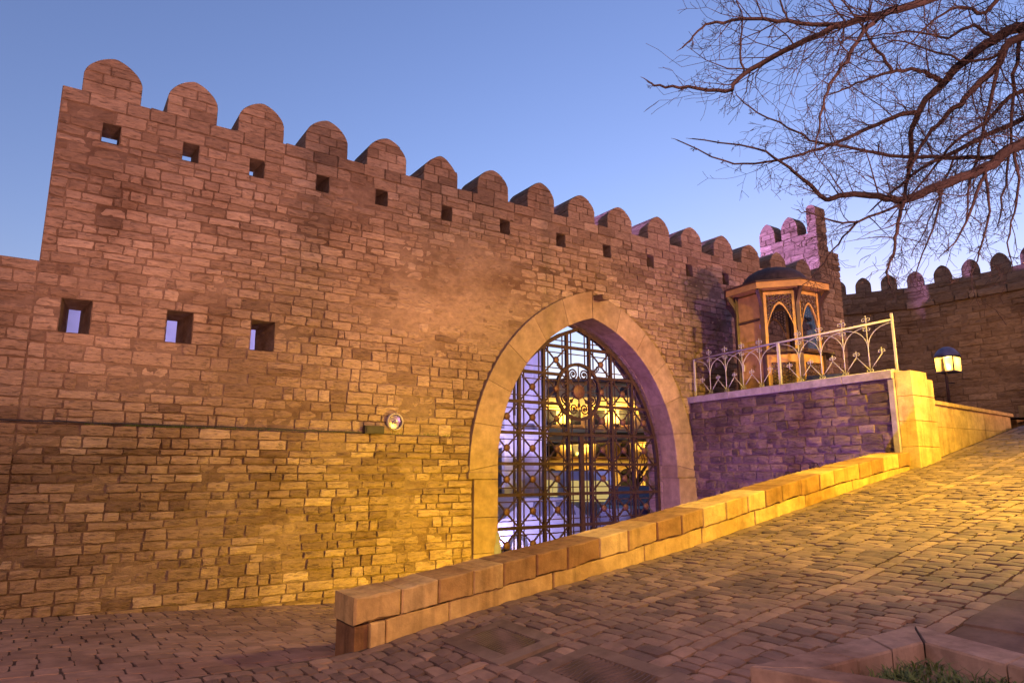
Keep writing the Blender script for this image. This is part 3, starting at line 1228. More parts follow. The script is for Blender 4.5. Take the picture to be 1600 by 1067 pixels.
MB().prism([(0, 2.3), (2.6, 2.3), (2.6, 2.62), (0, 2.56)], ID, 0, .3, .008, .008, .7).build('facing_stone', M['parapet'], end)
MB().prism([(1.0, 2.63), (2.6, 2.63), (2.6, 2.95), (1.0, 2.9)], ID, .02, .3, .008, .008, .6).build('facing_stone', M['parapet'], end)

# ------------------------------------------------------------------ terrace wall with its coping
rng = random.Random(61)
TO, TE = Vector((11.33, -.02)), Vector((10.82, PY + .12))
TL = (TE - TO).length
TD = (TE - TO).normalized()
TN = Vector((TD.y, -TD.x))                            # towards the gate pit
TWF = lambda u, d, z: (TO.x + TD.x * u - TN.x * d, TO.y + TD.y * u - TN.y * d, z)
tw = thing('terrace_wall', 'rough purple-lit stone retaining wall under the white railing', 'wall')
sheet(lines(0, TL, .08), lines(-.8, 3.0, .08), TWF, lambda u, z: .012 + .012 * n3(u, z, 1, 4), lambda u, z: False, M['mortar'], 'mortar', tw, .4)
tb = make_bounds([(-.6, 0), (2.97, 0)], rng, .12, .2)
lay(courses(0.02, TL - .1, tb, rng, None, .18, .42), tw, M['terrace_stone'], TWF, rng, 300, 'stone', lambda u, z: rng.uniform(0, .022), lambda u, z: min(1, max(0, rng.gauss(.4, .22))), 1.2)
MB().prism([(TL - .09, -.6), (TL - .002, -.6), (TL - .002, 2.965), (TL - .09, 2.965)], TWF, -.03, .2, .006, .006, .5).build('edge_strip', M['plaster'], tw)
u = -.02
while u < TL - .01:
    e = min(TL - .002, u + rng.uniform(1.1, 1.4))
    if TL - e < .5:
        e = TL - .002
    MB().prism([(u + .001, 2.975), (e - .001, 2.975), (e - .001, 3.1), (u + .001, 3.1)], TWF, -.05, .32, .008, .01, rng.random()).build('coping', M['plaster'], tw)
    u = e
MB().prism([(.02, -.8), (TL, -.8), (TL, 2.97), (.02, 2.97)], TWF, .03, .3, 0, 0, .3).build('wall_core', M['mortar'], tw)

# white wrought-iron railing
rail = thing('iron_railing', 'white wrought-iron railing with scrolls on the terrace wall', 'railing')
RZ0, RH = 3.1, .8


def spiral(cu, cz, r0, turns, a0, sgn, n=14):
    out = []
    for i in range(n + 1):
        t = i / n
        a = a0 + sgn * turns * 2 * math.pi * t
        r = r0 * (1 - .72 * t)
        out.append((cu + r * math.cos(a), cz + r * math.sin(a)))
    return out


def rt(mb, pts, r=.0075, n=5):
    mb.tube([TWF(p[0], .13 + (p[2] if len(p) > 2 else 0), p[1]) for p in pts], r, n)


U0, U1 = .06, TL - .02
mid = (U0 + U1) / 2
for uu in (U0, mid, U1):
    w = .03 if uu != mid else .045
    P = TWF(uu, .13, 0)
    MB().box(P[0] - w / 2, P[0] + w / 2, P[1] - w / 2, P[1] + w / 2, RZ0, RZ0 + RH + (.0 if uu < U1 else .1)).build('post', M['white'], rail)
MB().tube([TWF(U0, .13, RZ0 + RH), TWF(U1, .13, RZ0 + RH)], .018, 10).build('top_rail', M['white'], rail, True)
MB().tube([TWF(U0, .13, RZ0 + .025), TWF(U1, .13, RZ0 + .025)], .009, 6).build('bottom_rail', M['white'], rail, True)


def fleur(mb, u, z, s, up=1):
    """pair of curls with a point between them"""
    for sg in (-1, 1):
        rt(mb, [(u, z - .06 * s * up)] + [(u + sg * q[0], z + up * q[1]) for q in spiral(.034 * s, .0, .03 * s, .95, math.pi, -1)], .0065)
    rt(mb, [(u, z - .06 * s * up), (u, z + .06 * s * up)], .0075)


for (a, b) in ((U0, mid), (mid, U1)):
    sp_ = (b - a) / 5
    for i in range(1, 5):
        u = a + sp_ * i
        mb = MB()
        rt(mb, [(u, RZ0 + .02), (u, RZ0 + RH)], .009)
        fleur(mb, u, RZ0 + RH + .075, 1.3)
        fleur(mb, u, RZ0 + RH - .075, 1.1, -1)
        fleur(mb, u, RZ0 + .05, 1.0, 1)
        for sg in (-1, 1):
            # tall arc springing from the stem and bending over to the next stem
            arc = [(u + sg * sp_ * (t ** 2.2) * .96, RZ0 + .36 + (RH - .4) * (1 - (1 - t) ** 1.7)) for t in [q / 9 for q in range(10)]]
            rt(mb, arc, .007)
            # straight stay up to a small fleur midway
            rt(mb, [(u, RZ0 + .06), (u + sg * sp_ * .5, RZ0 + .3)], .007)
        mb.build('scroll_panel', M['white'], rail, True)
    for i in range(5):
        mb = MB()
        fleur(mb, a + sp_ * (i + .5), RZ0 + .34, 1.05)
        mb.build('fleur', M['white'], rail, True)

# ------------------------------------------------------------------ wooden kiosk
KC = Vector((12.2, -1.62, TERR))
kiosk = thing('wooden_kiosk', 'octagonal wooden kiosk with a dark dome and carved lattice panels on the terrace', 'kiosk', KC)
cdir = (EYE - KC)
cdir.z = 0
cdir.normalize()
rdir = Vector((-cdir.y, cdir.x, 0))
KA = [math.radians(-63 + 45 * i) for i in range(8)]


def kv(a, r, z):
    p = cdir * (math.cos(a) * r) + rdir * (math.sin(a) * r)
    return Vector((p.x, p.y, z))


RK_ = .82
fl = MB()
fl.add([kv(a, RK_ + .05, 0) for a in KA] + [kv(a, RK_ + .05, .1) for a in KA], [tuple(range(8, 16))] + [(i, (i + 1) % 8, 8 + (i + 1) % 8, 8 + i) for i in range(8)])
fl.build('plinth', M['wood_dark'], kiosk)
for a in KA:
    MB().bar(kv(a, RK_, .1), kv(a, RK_, 2.46), .075, .075, up=kv(a, 1, 0)).build('post', M['wood_dark'], kiosk)
    br = MB()
    for q in range(6):
        t0, t1 = q / 6, (q + 1) / 6
        f_ = lambda t: (RK_ + .18 * t ** 1.6, 2.1 + .36 * t)
        (r0, z0), (r1, z1) = f_(t0), f_(t1)
        br.bar(kv(a, r0, z0), kv(a, r1, z1), .06, .06 + .03 * t0, up=kv(a, 1, 0))
    br.build('bracket', M['wood_dark'], kiosk)


def face_fn(i):
    A, B = kv(KA[i], RK_, 0), kv(KA[(i + 1) % 8], RK_, 0)
    t = (B - A).normalized()
    n = Vector((A.x + B.x, A.y + B.y, 0)).normalized()
    L_ = (B - A).length
    return (lambda u, d, z: tuple(A + t * u - n * d + Vector((0, 0, z)))), L_


def kiosk_arch(u, L_, base=1.75, top=2.17):
    h = (L_ - .17) / 2
    q = abs(u - L_ / 2) / h
    return base + (top - base) * max(0, 1 - q ** 1.8) if q < 1 else base


def lattice(fn, L_, z0, z1, test, mat, parent, r=.011, step=.105, rad=.085):
    mb = MB()
    u = .05
    for iz in range(int((z1 - z0) / (step * .87)) + 3):
        for iu in range(int(L_ / step) + 3):
            cu = iu * step + (step / 2 if iz % 2 else 0)
            cz = z0 + iz * step * .87
            run = []
            for q in range(17):
                a = 2 * math.pi * q / 16
                p = (cu + rad * math.cos(a), cz + rad * math.sin(a))
                if .05 < p[0] < L_ - .05 and z0 < p[1] < z1 and test(*p):
                    run.append(fn(p[0], .0, p[1]))
                else:
                    if len(run) > 1:
                        mb.tube(run, r, 4, cap=False)
                    run = []
            if len(run) > 1:
                mb.tube(run, r, 4, cap=False)
    return mb.build('lattice', mat, parent)


for i in range(8):
    fn, L_ = face_fn(i)
    solid = i in (0, 7, 6)
    if i == 0 or solid:
        p = MB().prism([(.04, .1), (L_ - .04, .1), (L_ - .04, 1.88), (.04, 1.88)], fn, .0, .03, .004, .004).build('door' if i == 0 else 'panel', M['wood'], kiosk)
        MB().prism([(.04, 1.93), (L_ - .04, 1.93), (L_ - .04, 2.42), (.04, 2.42)], fn, .0, .03, .004, .004).build('panel', M['wood'], kiosk)
        MB().prism([(.02, 1.885), (L_ - .02, 1.885), (L_ - .02, 1.925), (.02, 1.925)], fn, -.02, .03).build('crosspiece', M['wood_dark'], kiosk)
        if i == 0:
            MB().prism([(L_ - .075, 1.72), (L_ - .05, 1.72), (L_ - .05, 1.8), (L_ - .075, 1.8)], fn, -.012, .0).build('hinge', M['white'], p)
            MB().prism([(.09, .95), (.115, .95), (.115, 1.08), (.09, 1.08)], fn, -.03, .0).build('handle', M['white'], p)
        continue
    win = MB()
    # frame boards: jambs, header, sill, arch moulding
    win.prism([(.035, 1.3), (.085, 1.3), (.085, 2.42), (.035, 2.42)], fn, -.012, .03)
    win.prism([(L_ - .085, 1.3), (L_ - .035, 1.3), (L_ - .035, 2.42), (L_ - .085, 2.42)], fn, -.012, .03)
    win.prism([(.087, 2.36), (L_ - .087, 2.36), (L_ - .087, 2.42), (.087, 2.42)], fn, -.01, .03)
    us = [.085 + (L_ - .17) * q / 16 for q in range(17)]
    for a_, b_ in zip(us[:-1], us[1:]):
        za, zb_ = kiosk_arch(a_, L_), kiosk_arch(b_, L_)
        win.prism([(a_, za), (b_, zb_), (b_, zb_ + .045), (a_, za + .045)], fn, -.014, .03)
    w = win.build('window_frame', M['wood'], kiosk)
    poly = [(u, kiosk_arch(u, L_)) for u in us]
    MB().prism([(us[0], 1.32), (us[-1], 1.32)] + poly[::-1], fn, .008, .014).build('pane', M['glass'], w)
    lattice(fn, L_, 1.75, 2.36, lambda u, z: z > kiosk_arch(u, L_) + .03 and .08 < u < L_ - .08, M['wood_dark'], kiosk)
    lo = MB()
    lo.prism([(.035, .1), (.1, .1), (.1, 1.2), (.035, 1.2)], fn, -.012, .03)
    lo.prism([(L_ - .1, .1), (L_ - .035, .1), (L_ - .035, 1.2), (L_ - .1, 1.2)], fn, -.012, .03)
    lo.prism([(.102, 1.05), (L_ - .102, 1.05), (L_ - .102, 1.2), (.102, 1.2)], fn, -.012, .03)
    lo.prism([(.102, .1), (L_ - .102, .1), (L_ - .102, .2), (.102, .2)], fn, -.012, .03)
    lo.build('lower_frame', M['wood'], kiosk)
    lattice(fn, L_, .2, 1.05, lambda u, z: .1 < u < L_ - .1, M['wood_dark'], kiosk)
    MB().prism([(.1, .2), (L_ - .1, .2), (L_ - .1, 1.05), (.1, 1.05)], fn, .035, .045).build('panel', M['wood'], kiosk)
    MB().prism([(-.03, 1.225), (L_ + .03, 1.225), (L_ + .03, 1.265), (-.03, 1.265)], fn, -.2, .04, .004, .004).build('counter', M['wood_dark'], kiosk)
ea = MB()
R0, R1 = 1.03, .63
ea.add([kv(a, R0, 2.46) for a in KA] + [kv(a, R0, 2.58) for a in KA], [(i, (i + 1) % 8, 8 + (i + 1) % 8, 8 + i) for i in range(8)])
ea.add([kv(a, R0 - .03, 2.463) for a in KA], [tuple(range(8))[::-1]])
fa = ea.build('eave', M['wood'], kiosk)
ro = MB()
ro.add([kv(a, R0 + .03, 2.585) for a in KA] + [kv(a, R0 + .03, 2.61) for a in KA] + [kv(a, R1, 2.7) for a in KA],
       [(i, (i + 1) % 8, 8 + (i + 1) % 8, 8 + i) for i in range(8)] + [(8 + i, 8 + (i + 1) % 8, 16 + (i + 1) % 8, 16 + i) for i in range(8)] + [tuple(range(8))[::-1]])
ro.build('eave_roof', M['wood_dark'], kiosk)
prof = []
for q in range(11):
    t = q / 10
    r, zq = .64 * math.cos(t * math.pi / 2), 2.7 + .38 * math.sin(t * math.pi / 2)
    prof += [(max(r, .002), zq), (max(r - .012, .001), zq + .004)]
MB().lathe(prof, 24).build('dome', M['shingle'], kiosk, True)

# things by the kiosk
tp = thing('covered_crate', 'crate under a dark blue tarpaulin at the foot of the kiosk', 'crate', (11.78, -2.9, TERR), .3)
MB().box(-.4, .4, -.3, .3, 0, .66).build('crate', M['wood_dark'], tp)
tv, tfc = [], []
nn = 20
for j, (sx, z) in enumerate(((1.06, .05), (1.04, .3), (1.02, .6), (.98, .69))):
    for q in range(nn):
        a = 2 * math.pi * q / nn
        cx, sy = math.cos(a), math.sin(a)
        m = max(abs(cx) / .42, abs(sy) / .32)
        w = 1 + .05 * math.sin(a * 7 + j * .5) * (1 - j / 3)
        tv.append((cx / m * sx * w, sy / m * sx * w, z))
for j in range(3):
    for q in range(nn):
        tfc.append((j * nn + q, j * nn + (q + 1) % nn, (j + 1) * nn + (q + 1) % nn, (j + 1) * nn + q))
tfc.append(tuple(3 * nn + q for q in range(nn)))
MB().add(tv, tfc).build('tarpaulin', M['tarp'], tp, True)
pal = thing('slatted_pallet', 'white slatted pallet lying on the terrace behind the coping', 'pallet', (12.0, -3.3, TERR), .15)
for q in range(5):
    MB().box(-.35, .35, -.3 + q * .13, -.2 + q * .13, .5, .53).build('slat', M['white'], pal)
for sx in (-.3, .27):
    MB().box(sx, sx + .04, -.3, .3, 0, .495).build('bearer', M['white'], pal)

# ------------------------------------------------------------------ iron gate
GY, GC = .42, 8.70
CELL = .559
ZH = [.06, .615, 1.18, 1.72, 2.27, 2.83, 3.39, 3.93]
GX = [GC + CELL * (i - 3.5) for i in range(8)]
gate = thing('iron_gate', 'dark wrought-iron gate with rosettes and a round medallion filling the pointed archway', 'gate', (GC, GY, -.4))
GO = Vector((GC, GY, -.4))


def g_hw(z):
    if z < 1.6:
        return 2.05
    R = 2.80
    q = R * R - (z - 1.62) ** 2
    return max(0, math.sqrt(max(0, q)) + 2.05 - R)


def g_top(x):
    h = abs(x - GC)
    if h > 2.04:
        return 1.6
    return 1.62 + math.sqrt(max(0, 2.80 ** 2 - (h + .75) ** 2))


L2 = lambda x, z, y=0.0: (x - GC, y, z + .4)
fr = MB()
zs_ = [-.4, .6, 1.6] + [1.62 + 2.66 * math.sin(t * math.pi / 2 * .97) for t in [q / 14 for q in range(1, 15)]]
apex = g_top(GC)
prev = None
crv = [(g_hw(z), z) for z in (-.4, .6, 1.6)] + [(g_hw(1.62 + (apex - 1.62) * q / 16), 1.62 + (apex - 1.62) * q / 16) for q in range(1, 17)]
for s in (-1, 1):
    for (w0, z0), (w1, z1) in zip(crv[:-1], crv[1:]):
        fr.bar(L2(GC + s * w0, z0), L2(GC + s * w1, z1), .07, .08, up=(0, 1, 0))
fr.build('frame', M['iron'], gate)
for i, x in enumerate(GX[1:-1]):
    zt = g_top(x)
    MB().bar(L2(x, -.4), L2(x, zt), .058, .058).build('upright', M['iron'], gate)
    for dx in (-.107, .107):
        xx = x + dx
        segs = [(-.4, g_top(xx))]
        if abs(xx - (GC + .0)) < .52:
            rr = math.sqrt(max(0, .52 ** 2 - (xx - GC) ** 2))
            segs = [(-.4, 3.09 - rr), (3.09 + rr, g_top(xx))]
        for a_, b_ in segs:
            if b_ > a_:
                MB().bar(L2(xx, a_), L2(xx, b_), .019, .019).build('thin_upright', M['iron'], gate)
for z in ZH:
    w = g_hw(z)
    segs = [(GC - w, GC + w)]
    if abs(z - 3.09) < .52:
        rr = math.sqrt(.52 ** 2 - (z - 3.09) ** 2)
        segs = [(GC - w, GC - rr), (GC + rr, GC + w)]
    for a_, b_ in segs:
        MB().bar(L2(a_, z, -.012), L2(b_, z, -.012), .055, .055).build('crossbar', M['iron'], gate)
    for dz in (-.12, .12):
        zz = z + dz
        w = g_hw(zz)
        if zz > 4.2:
            continue
        segs = [(GC - w, GC + w)]
        if abs(zz - 3.09) < .52:
            rr = math.sqrt(.52 ** 2 - (zz - 3.09) ** 2)
            segs = [(GC - w, GC - rr), (GC + rr, GC + w)]
        for a_, b_ in segs:
            MB().bar(L2(a_, zz), L2(b_, zz), .018, .018).build('thin_crossbar', M['iron'], gate)
MB().bar(L2(GC + .02, -.4, -.03), L2(GC + .02, 2.27, -.03), .1, .05).build('meeting_stile', M['iron'], gate)
for s in (-1, 1):
    MB().bar(L2(GC + s * CELL * .5 * 2.0 - s * .28, -.4, -.02), L2(GC + s * .28, 2.27, -.02), .06, .05).build('wicket_stile', M['iron'], gate)
ros_mesh = MB()
pr = [(.0, -.05), (.02, -.047), (.035, -.034), (.052, -.038), (.062, -.022), (.066, 0), (.0, .005)]
ros_mesh.lathe(pr, 12, axis='y')
for q in range(8):
    a = 2 * math.pi * q / 8
    ros_mesh.lathe([(.0, -.03), (.016, -.024), (.02, 0)], 6, (math.cos(a) * .05, 0, math.sin(a) * .05), axis='y')
ros_me = ros_mesh.mesh('rosette', M['rosette'], True)
for ci in range(7):
    cx = (GX[ci] + GX[ci + 1]) / 2
    for ri in range(len(ZH) - 1):
        cz = (ZH[ri] + ZH[ri + 1]) / 2
        if ci == 3:
            continue
        if abs(cx - GC) > g_hw(cz + .12) - .1:
            continue
        if math.hypot(cx - GC, cz - 3.09) < .5:
            continue
        near = math.hypot(cx - GC, cz - 3.09) < .95 and ci in (2, 4) and cz > 2.4
        x0, x1, z0, z1 = GX[ci], GX[ci + 1], ZH[ri], ZH[ri + 1]
        b = MB()
        for (ax, az) in ((x0, z0), (x1, z0), (x0, z1), (x1, z1)):
            t = 1.0
            while t > .2 and (abs(cx + (ax - cx) * t - GC) > g_hw(cz + (az - cz) * t) or math.hypot(cx + (ax - cx) * t - GC, cz + (az - cz) * t - 3.09) < .53):
                t -= .05
            b.bar(L2(cx, cz), L2(cx + (ax - cx) * t, cz + (az - cz) * t), .025, .025)
        b.build('diagonal_bars', M['iron'], gate)
        mesh_obj('rosette', ros_me, gate, (cx - GC, -.02, cz + .4))
# medallion
MC = (GC, 3.09)
med = MB()
ring = [(MC[0] + .53 * math.cos(2 * math.pi * q / 40), MC[1] + .53 * math.sin(2 * math.pi * q / 40)) for q in range(41)]
for a_, b_ in zip(ring[:-1], ring[1:]):
    med.bar(L2(*a_), L2(*b_), .06, .06)
md = med.build('medallion', M['iron'], gate)
hub = MB().lathe([(.0, -.05), (.06, -.048), (.1, -.03), (.13, -.035), (.145, -.01), (.145, .02), (0, .02)], 24, (0, 0, 3.49), axis='y')
hub.build('hub', M['rosette'], md, True)
for q in range(8):
    a = math.pi / 4 * q
    b = MB()
    P = lambda r, o: L2(MC[0] + r * math.cos(a) - o * math.sin(a), MC[1] + r * math.sin(a) + o * math.cos(a), -.01)
    b.bar(P(.14, 0), P(.51, 0), .016, .016)
    b.add([P(.2, -.012), P(.27, -.045), P(.33, 0), P(.27, .045), P(.2, .012)], [(0, 1, 2, 3, 4)])
    b.build('spoke', M['iron'], md)
    b = MB()
    a += math.pi / 8
    sg = 1 if q % 2 else -1
    pts = [P(.5, -sg * .09), P(.47, -sg * .115)]
    for t in range(26):
        u_ = t / 25
        an = -math.pi * .62 + u_ * math.pi * 3.3
        r = .112 * (1 - .72 * u_)
        pts.append(P(.355 + r * math.cos(an), sg * r * math.sin(an)))
    b.tube(pts, [.017] * 20 + [.015] * 8, 5)
    b.lathe([(.0, -.03), (.022, -.02), (.03, .0), (.0, .01)], 8, P(.355, 0), axis='y')
    b.build('scroll', M['iron'], md)
for sx in (-1, 1):
    for sz in (-1, 1):
        b = MB()
        for kk in range(3):
            r = .56 + .065 * kk
            c = (MC[0] + sx * r * .707, MC[1] + sz * r * .707)
            pts = [L2(c[0] + .035 * math.cos(2 * math.pi * q / 10), c[1] + .035 * math.sin(2 * math.pi * q / 10), -.01) for q in range(11)]
            b.tube(pts, .014, 4, cap=False)
        b.build('corner_rings', M['iron'], md)
# ------------------------------------------------------------------ planter and drains on the ramp
rng = random.Random(71)
pl = thing('stone_planter', 'low stone planter with weeds and soil at the edge of the ramp', 'planter')
PZ = .70
outer = [(.95, 2.9), (2.51, 2.89), (2.07, 4.2), (1.38, 4.2)]
inner = [(1.20, 3.10), (2.14, 3.12), (1.86, 4.0), (1.5, 4.0)]
PV = lambda k, v, z: (PX + k, PY - v, z)
for i in range(4):
    j = (i + 1) % 4
    parts = 3 if i == 0 else 2
    for q in range(parts):
        a0, a1 = q / parts, (q + 1) / parts
        mixp = lambda A, B, t: (A[0] + (B[0] - A[0]) * t, A[1] + (B[1] - A[1]) * t)
        o0, o1, n0, n1 = mixp(outer[i], outer[j], a0 + .004), mixp(outer[i], outer[j], a1 - .004), mixp(inner[i], inner[j], a0 + .004), mixp(inner[i], inner[j], a1 - .004)
        poly = [(p[0] + rng.uniform(-.004, .004), p[1] + rng.uniform(-.004, .004)) for p in (o0, mixp(o0, o1, .5), o1, n1, mixp(n0, n1, .5), n0)]
        MB().prism(poly, lambda u, d, z: PV(u, z, PZ - d), rng.uniform(0, .008), .45, .006, .012, rng.uniform(.3, .8)).build('rim_stone', M['planter'], pl)
sv, sf = [], []
ns = 14
for b in range(ns):
    for a in range(ns):
        s, t = a / (ns - 1), b / (ns - 1)
        A = (inner[0][0] * (1 - s) + inner[1][0] * s, inner[0][1] * (1 - s) + inner[1][1] * s)
        B = (inner[3][0] * (1 - s) + inner[2][0] * s, inner[3][1] * (1 - s) + inner[2][1] * s)
        k, v = A[0] * (1 - t) + B[0] * t, A[1] * (1 - t) + B[1] * t
        sv.append(PV(k, v, .53 + .035 * n3(k * 6, v * 6, 1)))
for b in range(ns - 1):
    for a in range(ns - 1):
        sf.append((b * ns + a, b * ns + a + 1, (b + 1) * ns + a + 1, (b + 1) * ns + a))
MB().add(sv, sf).build('soil', M['soil'], pl, True)
gw = MB()
for _ in range(2600):
    k, v = rng.uniform(1.25, 2.05), rng.uniform(3.14, 3.9)
    if n3(k * 4, v * 4, 2) < -.05:
        continue
    h, a = rng.uniform(.04, .15), rng.uniform(0, 6.28)
    b0 = Vector(PV(k, v, .535))
    d = Vector((math.cos(a), math.sin(a), 0))
    s = Vector((-d.y, d.x, 0)) * rng.uniform(.003, .007)
    m = b0 + d * h * .3 + Vector((0, 0, h * .7))
    tip = b0 + d * h * .8 + Vector((0, 0, h * .9))
    gw.add([b0 - s, b0 + s, m + s * .8, m - s * .8, tip], [(0, 1, 2, 3), (3, 2, 4)])
tag(gw.build('weeds', M['grass'], pl), kind='stuff')

for di, (k0, k1, v0, v1) in enumerate(DRAINS):
    d = thing('drain_cover', ['worn iron drain cover close to the foot of the parapet', 'iron drain cover cut by the bottom edge between parapet and planter'][di], 'drain', (0, 0, 0), 0, 'iron drain covers in the cobbled ramp')
    zf = lambda k, h: ramp_z(PX + k) + h
    fr_ = MB()
    E_, I_ = .085, .03
    for (a0, a1, b0, b1) in ((k0 - E_, k1 + E_, v0 - E_, v0 + I_), (k0 - E_, k1 + E_, v1 - I_, v1 + E_), (k0 - E_, k0 + I_, v0 + I_ + .001, v1 - I_ - .001), (k1 - I_, k1 + E_, v0 + I_ + .001, v1 - I_ - .001)):
        vv = [PV(a, b, zf(a, h)) for h in (-.03, .026) for b in (b0, b1) for a in (a0, a1)]
        fr_.add(vv, [(0, 2, 3, 1), (4, 5, 7, 6), (0, 1, 5, 4), (1, 3, 7, 5), (3, 2, 6, 7), (2, 0, 4, 6)])
    fr_.build('frame', M['slab'], d)
    n = 15
    for q in range(n):
        b0 = v0 + .045 + (v1 - v0 - .09) * q / n
        w = (v1 - v0 - .09) / n * .55
        rb = MB()
        vs = []
        for t in range(9):
            k = k0 + .04 + (k1 - k0 - .08) * t / 8
            wob = .012 * math.sin(t / 8 * 6.28 + q * .3)
            vs += [PV(k, b0 + wob, zf(k, .004)), PV(k, b0 + w * .3 + wob, zf(k, .026)), PV(k, b0 + w * .7 + wob, zf(k, .026)), PV(k, b0 + w + wob, zf(k, .004))]
        fs = [(t * 4 + c, t * 4 + c + 1, (t + 1) * 4 + c + 1, (t + 1) * 4 + c) for t in range(8) for c in range(3)]
        rb.add(vs, fs).build('rib', plain('cast_iron', (.085, .065, .055), .5, .3, .5) if q == 0 and di == 0 else bpy.data.materials['cast_iron'], d)
    MB().add([PV(k0, v0, zf(k0, .003)), PV(k1, v0, zf(k1, .003)), PV(k1, v1, zf(k1, .003)), PV(k0, v1, zf(k0, .003))], [(0, 3, 2, 1)]).build('plate', bpy.data.materials['cast_iron'], d)

# ------------------------------------------------------------------ bare tree over the ramp
rng = random.Random(81)
tb_ = old(3.9, 3.2)
tree = thing('bare_tree', 'leafless tree spreading its dark branches over the top right of the view', 'tree', (tb_[0], tb_[1], ramp_z(tb_[0])))
TB = Vector((tb_[0], tb_[1], ramp_z(tb_[0])))
T2 = Vector((*old(3.75, 3.35), 3.6))


def smooth_path(pts, sub=4):
    P = [pts[0]] + list(pts) + [pts[-1]]
    out = []
    for i in range(1, len(P) - 2):
        for s in range(sub):
            t = s / sub
            a, b, c, d = P[i - 1], P[i], P[i + 1], P[i + 2]
            out.append(.5 * ((2 * b) + (c - a) * t + (2 * a - 5 * b + 4 * c - d) * t * t + (3 * b - a - 3 * c + d) * t ** 3))
    return out + [P[-2]]


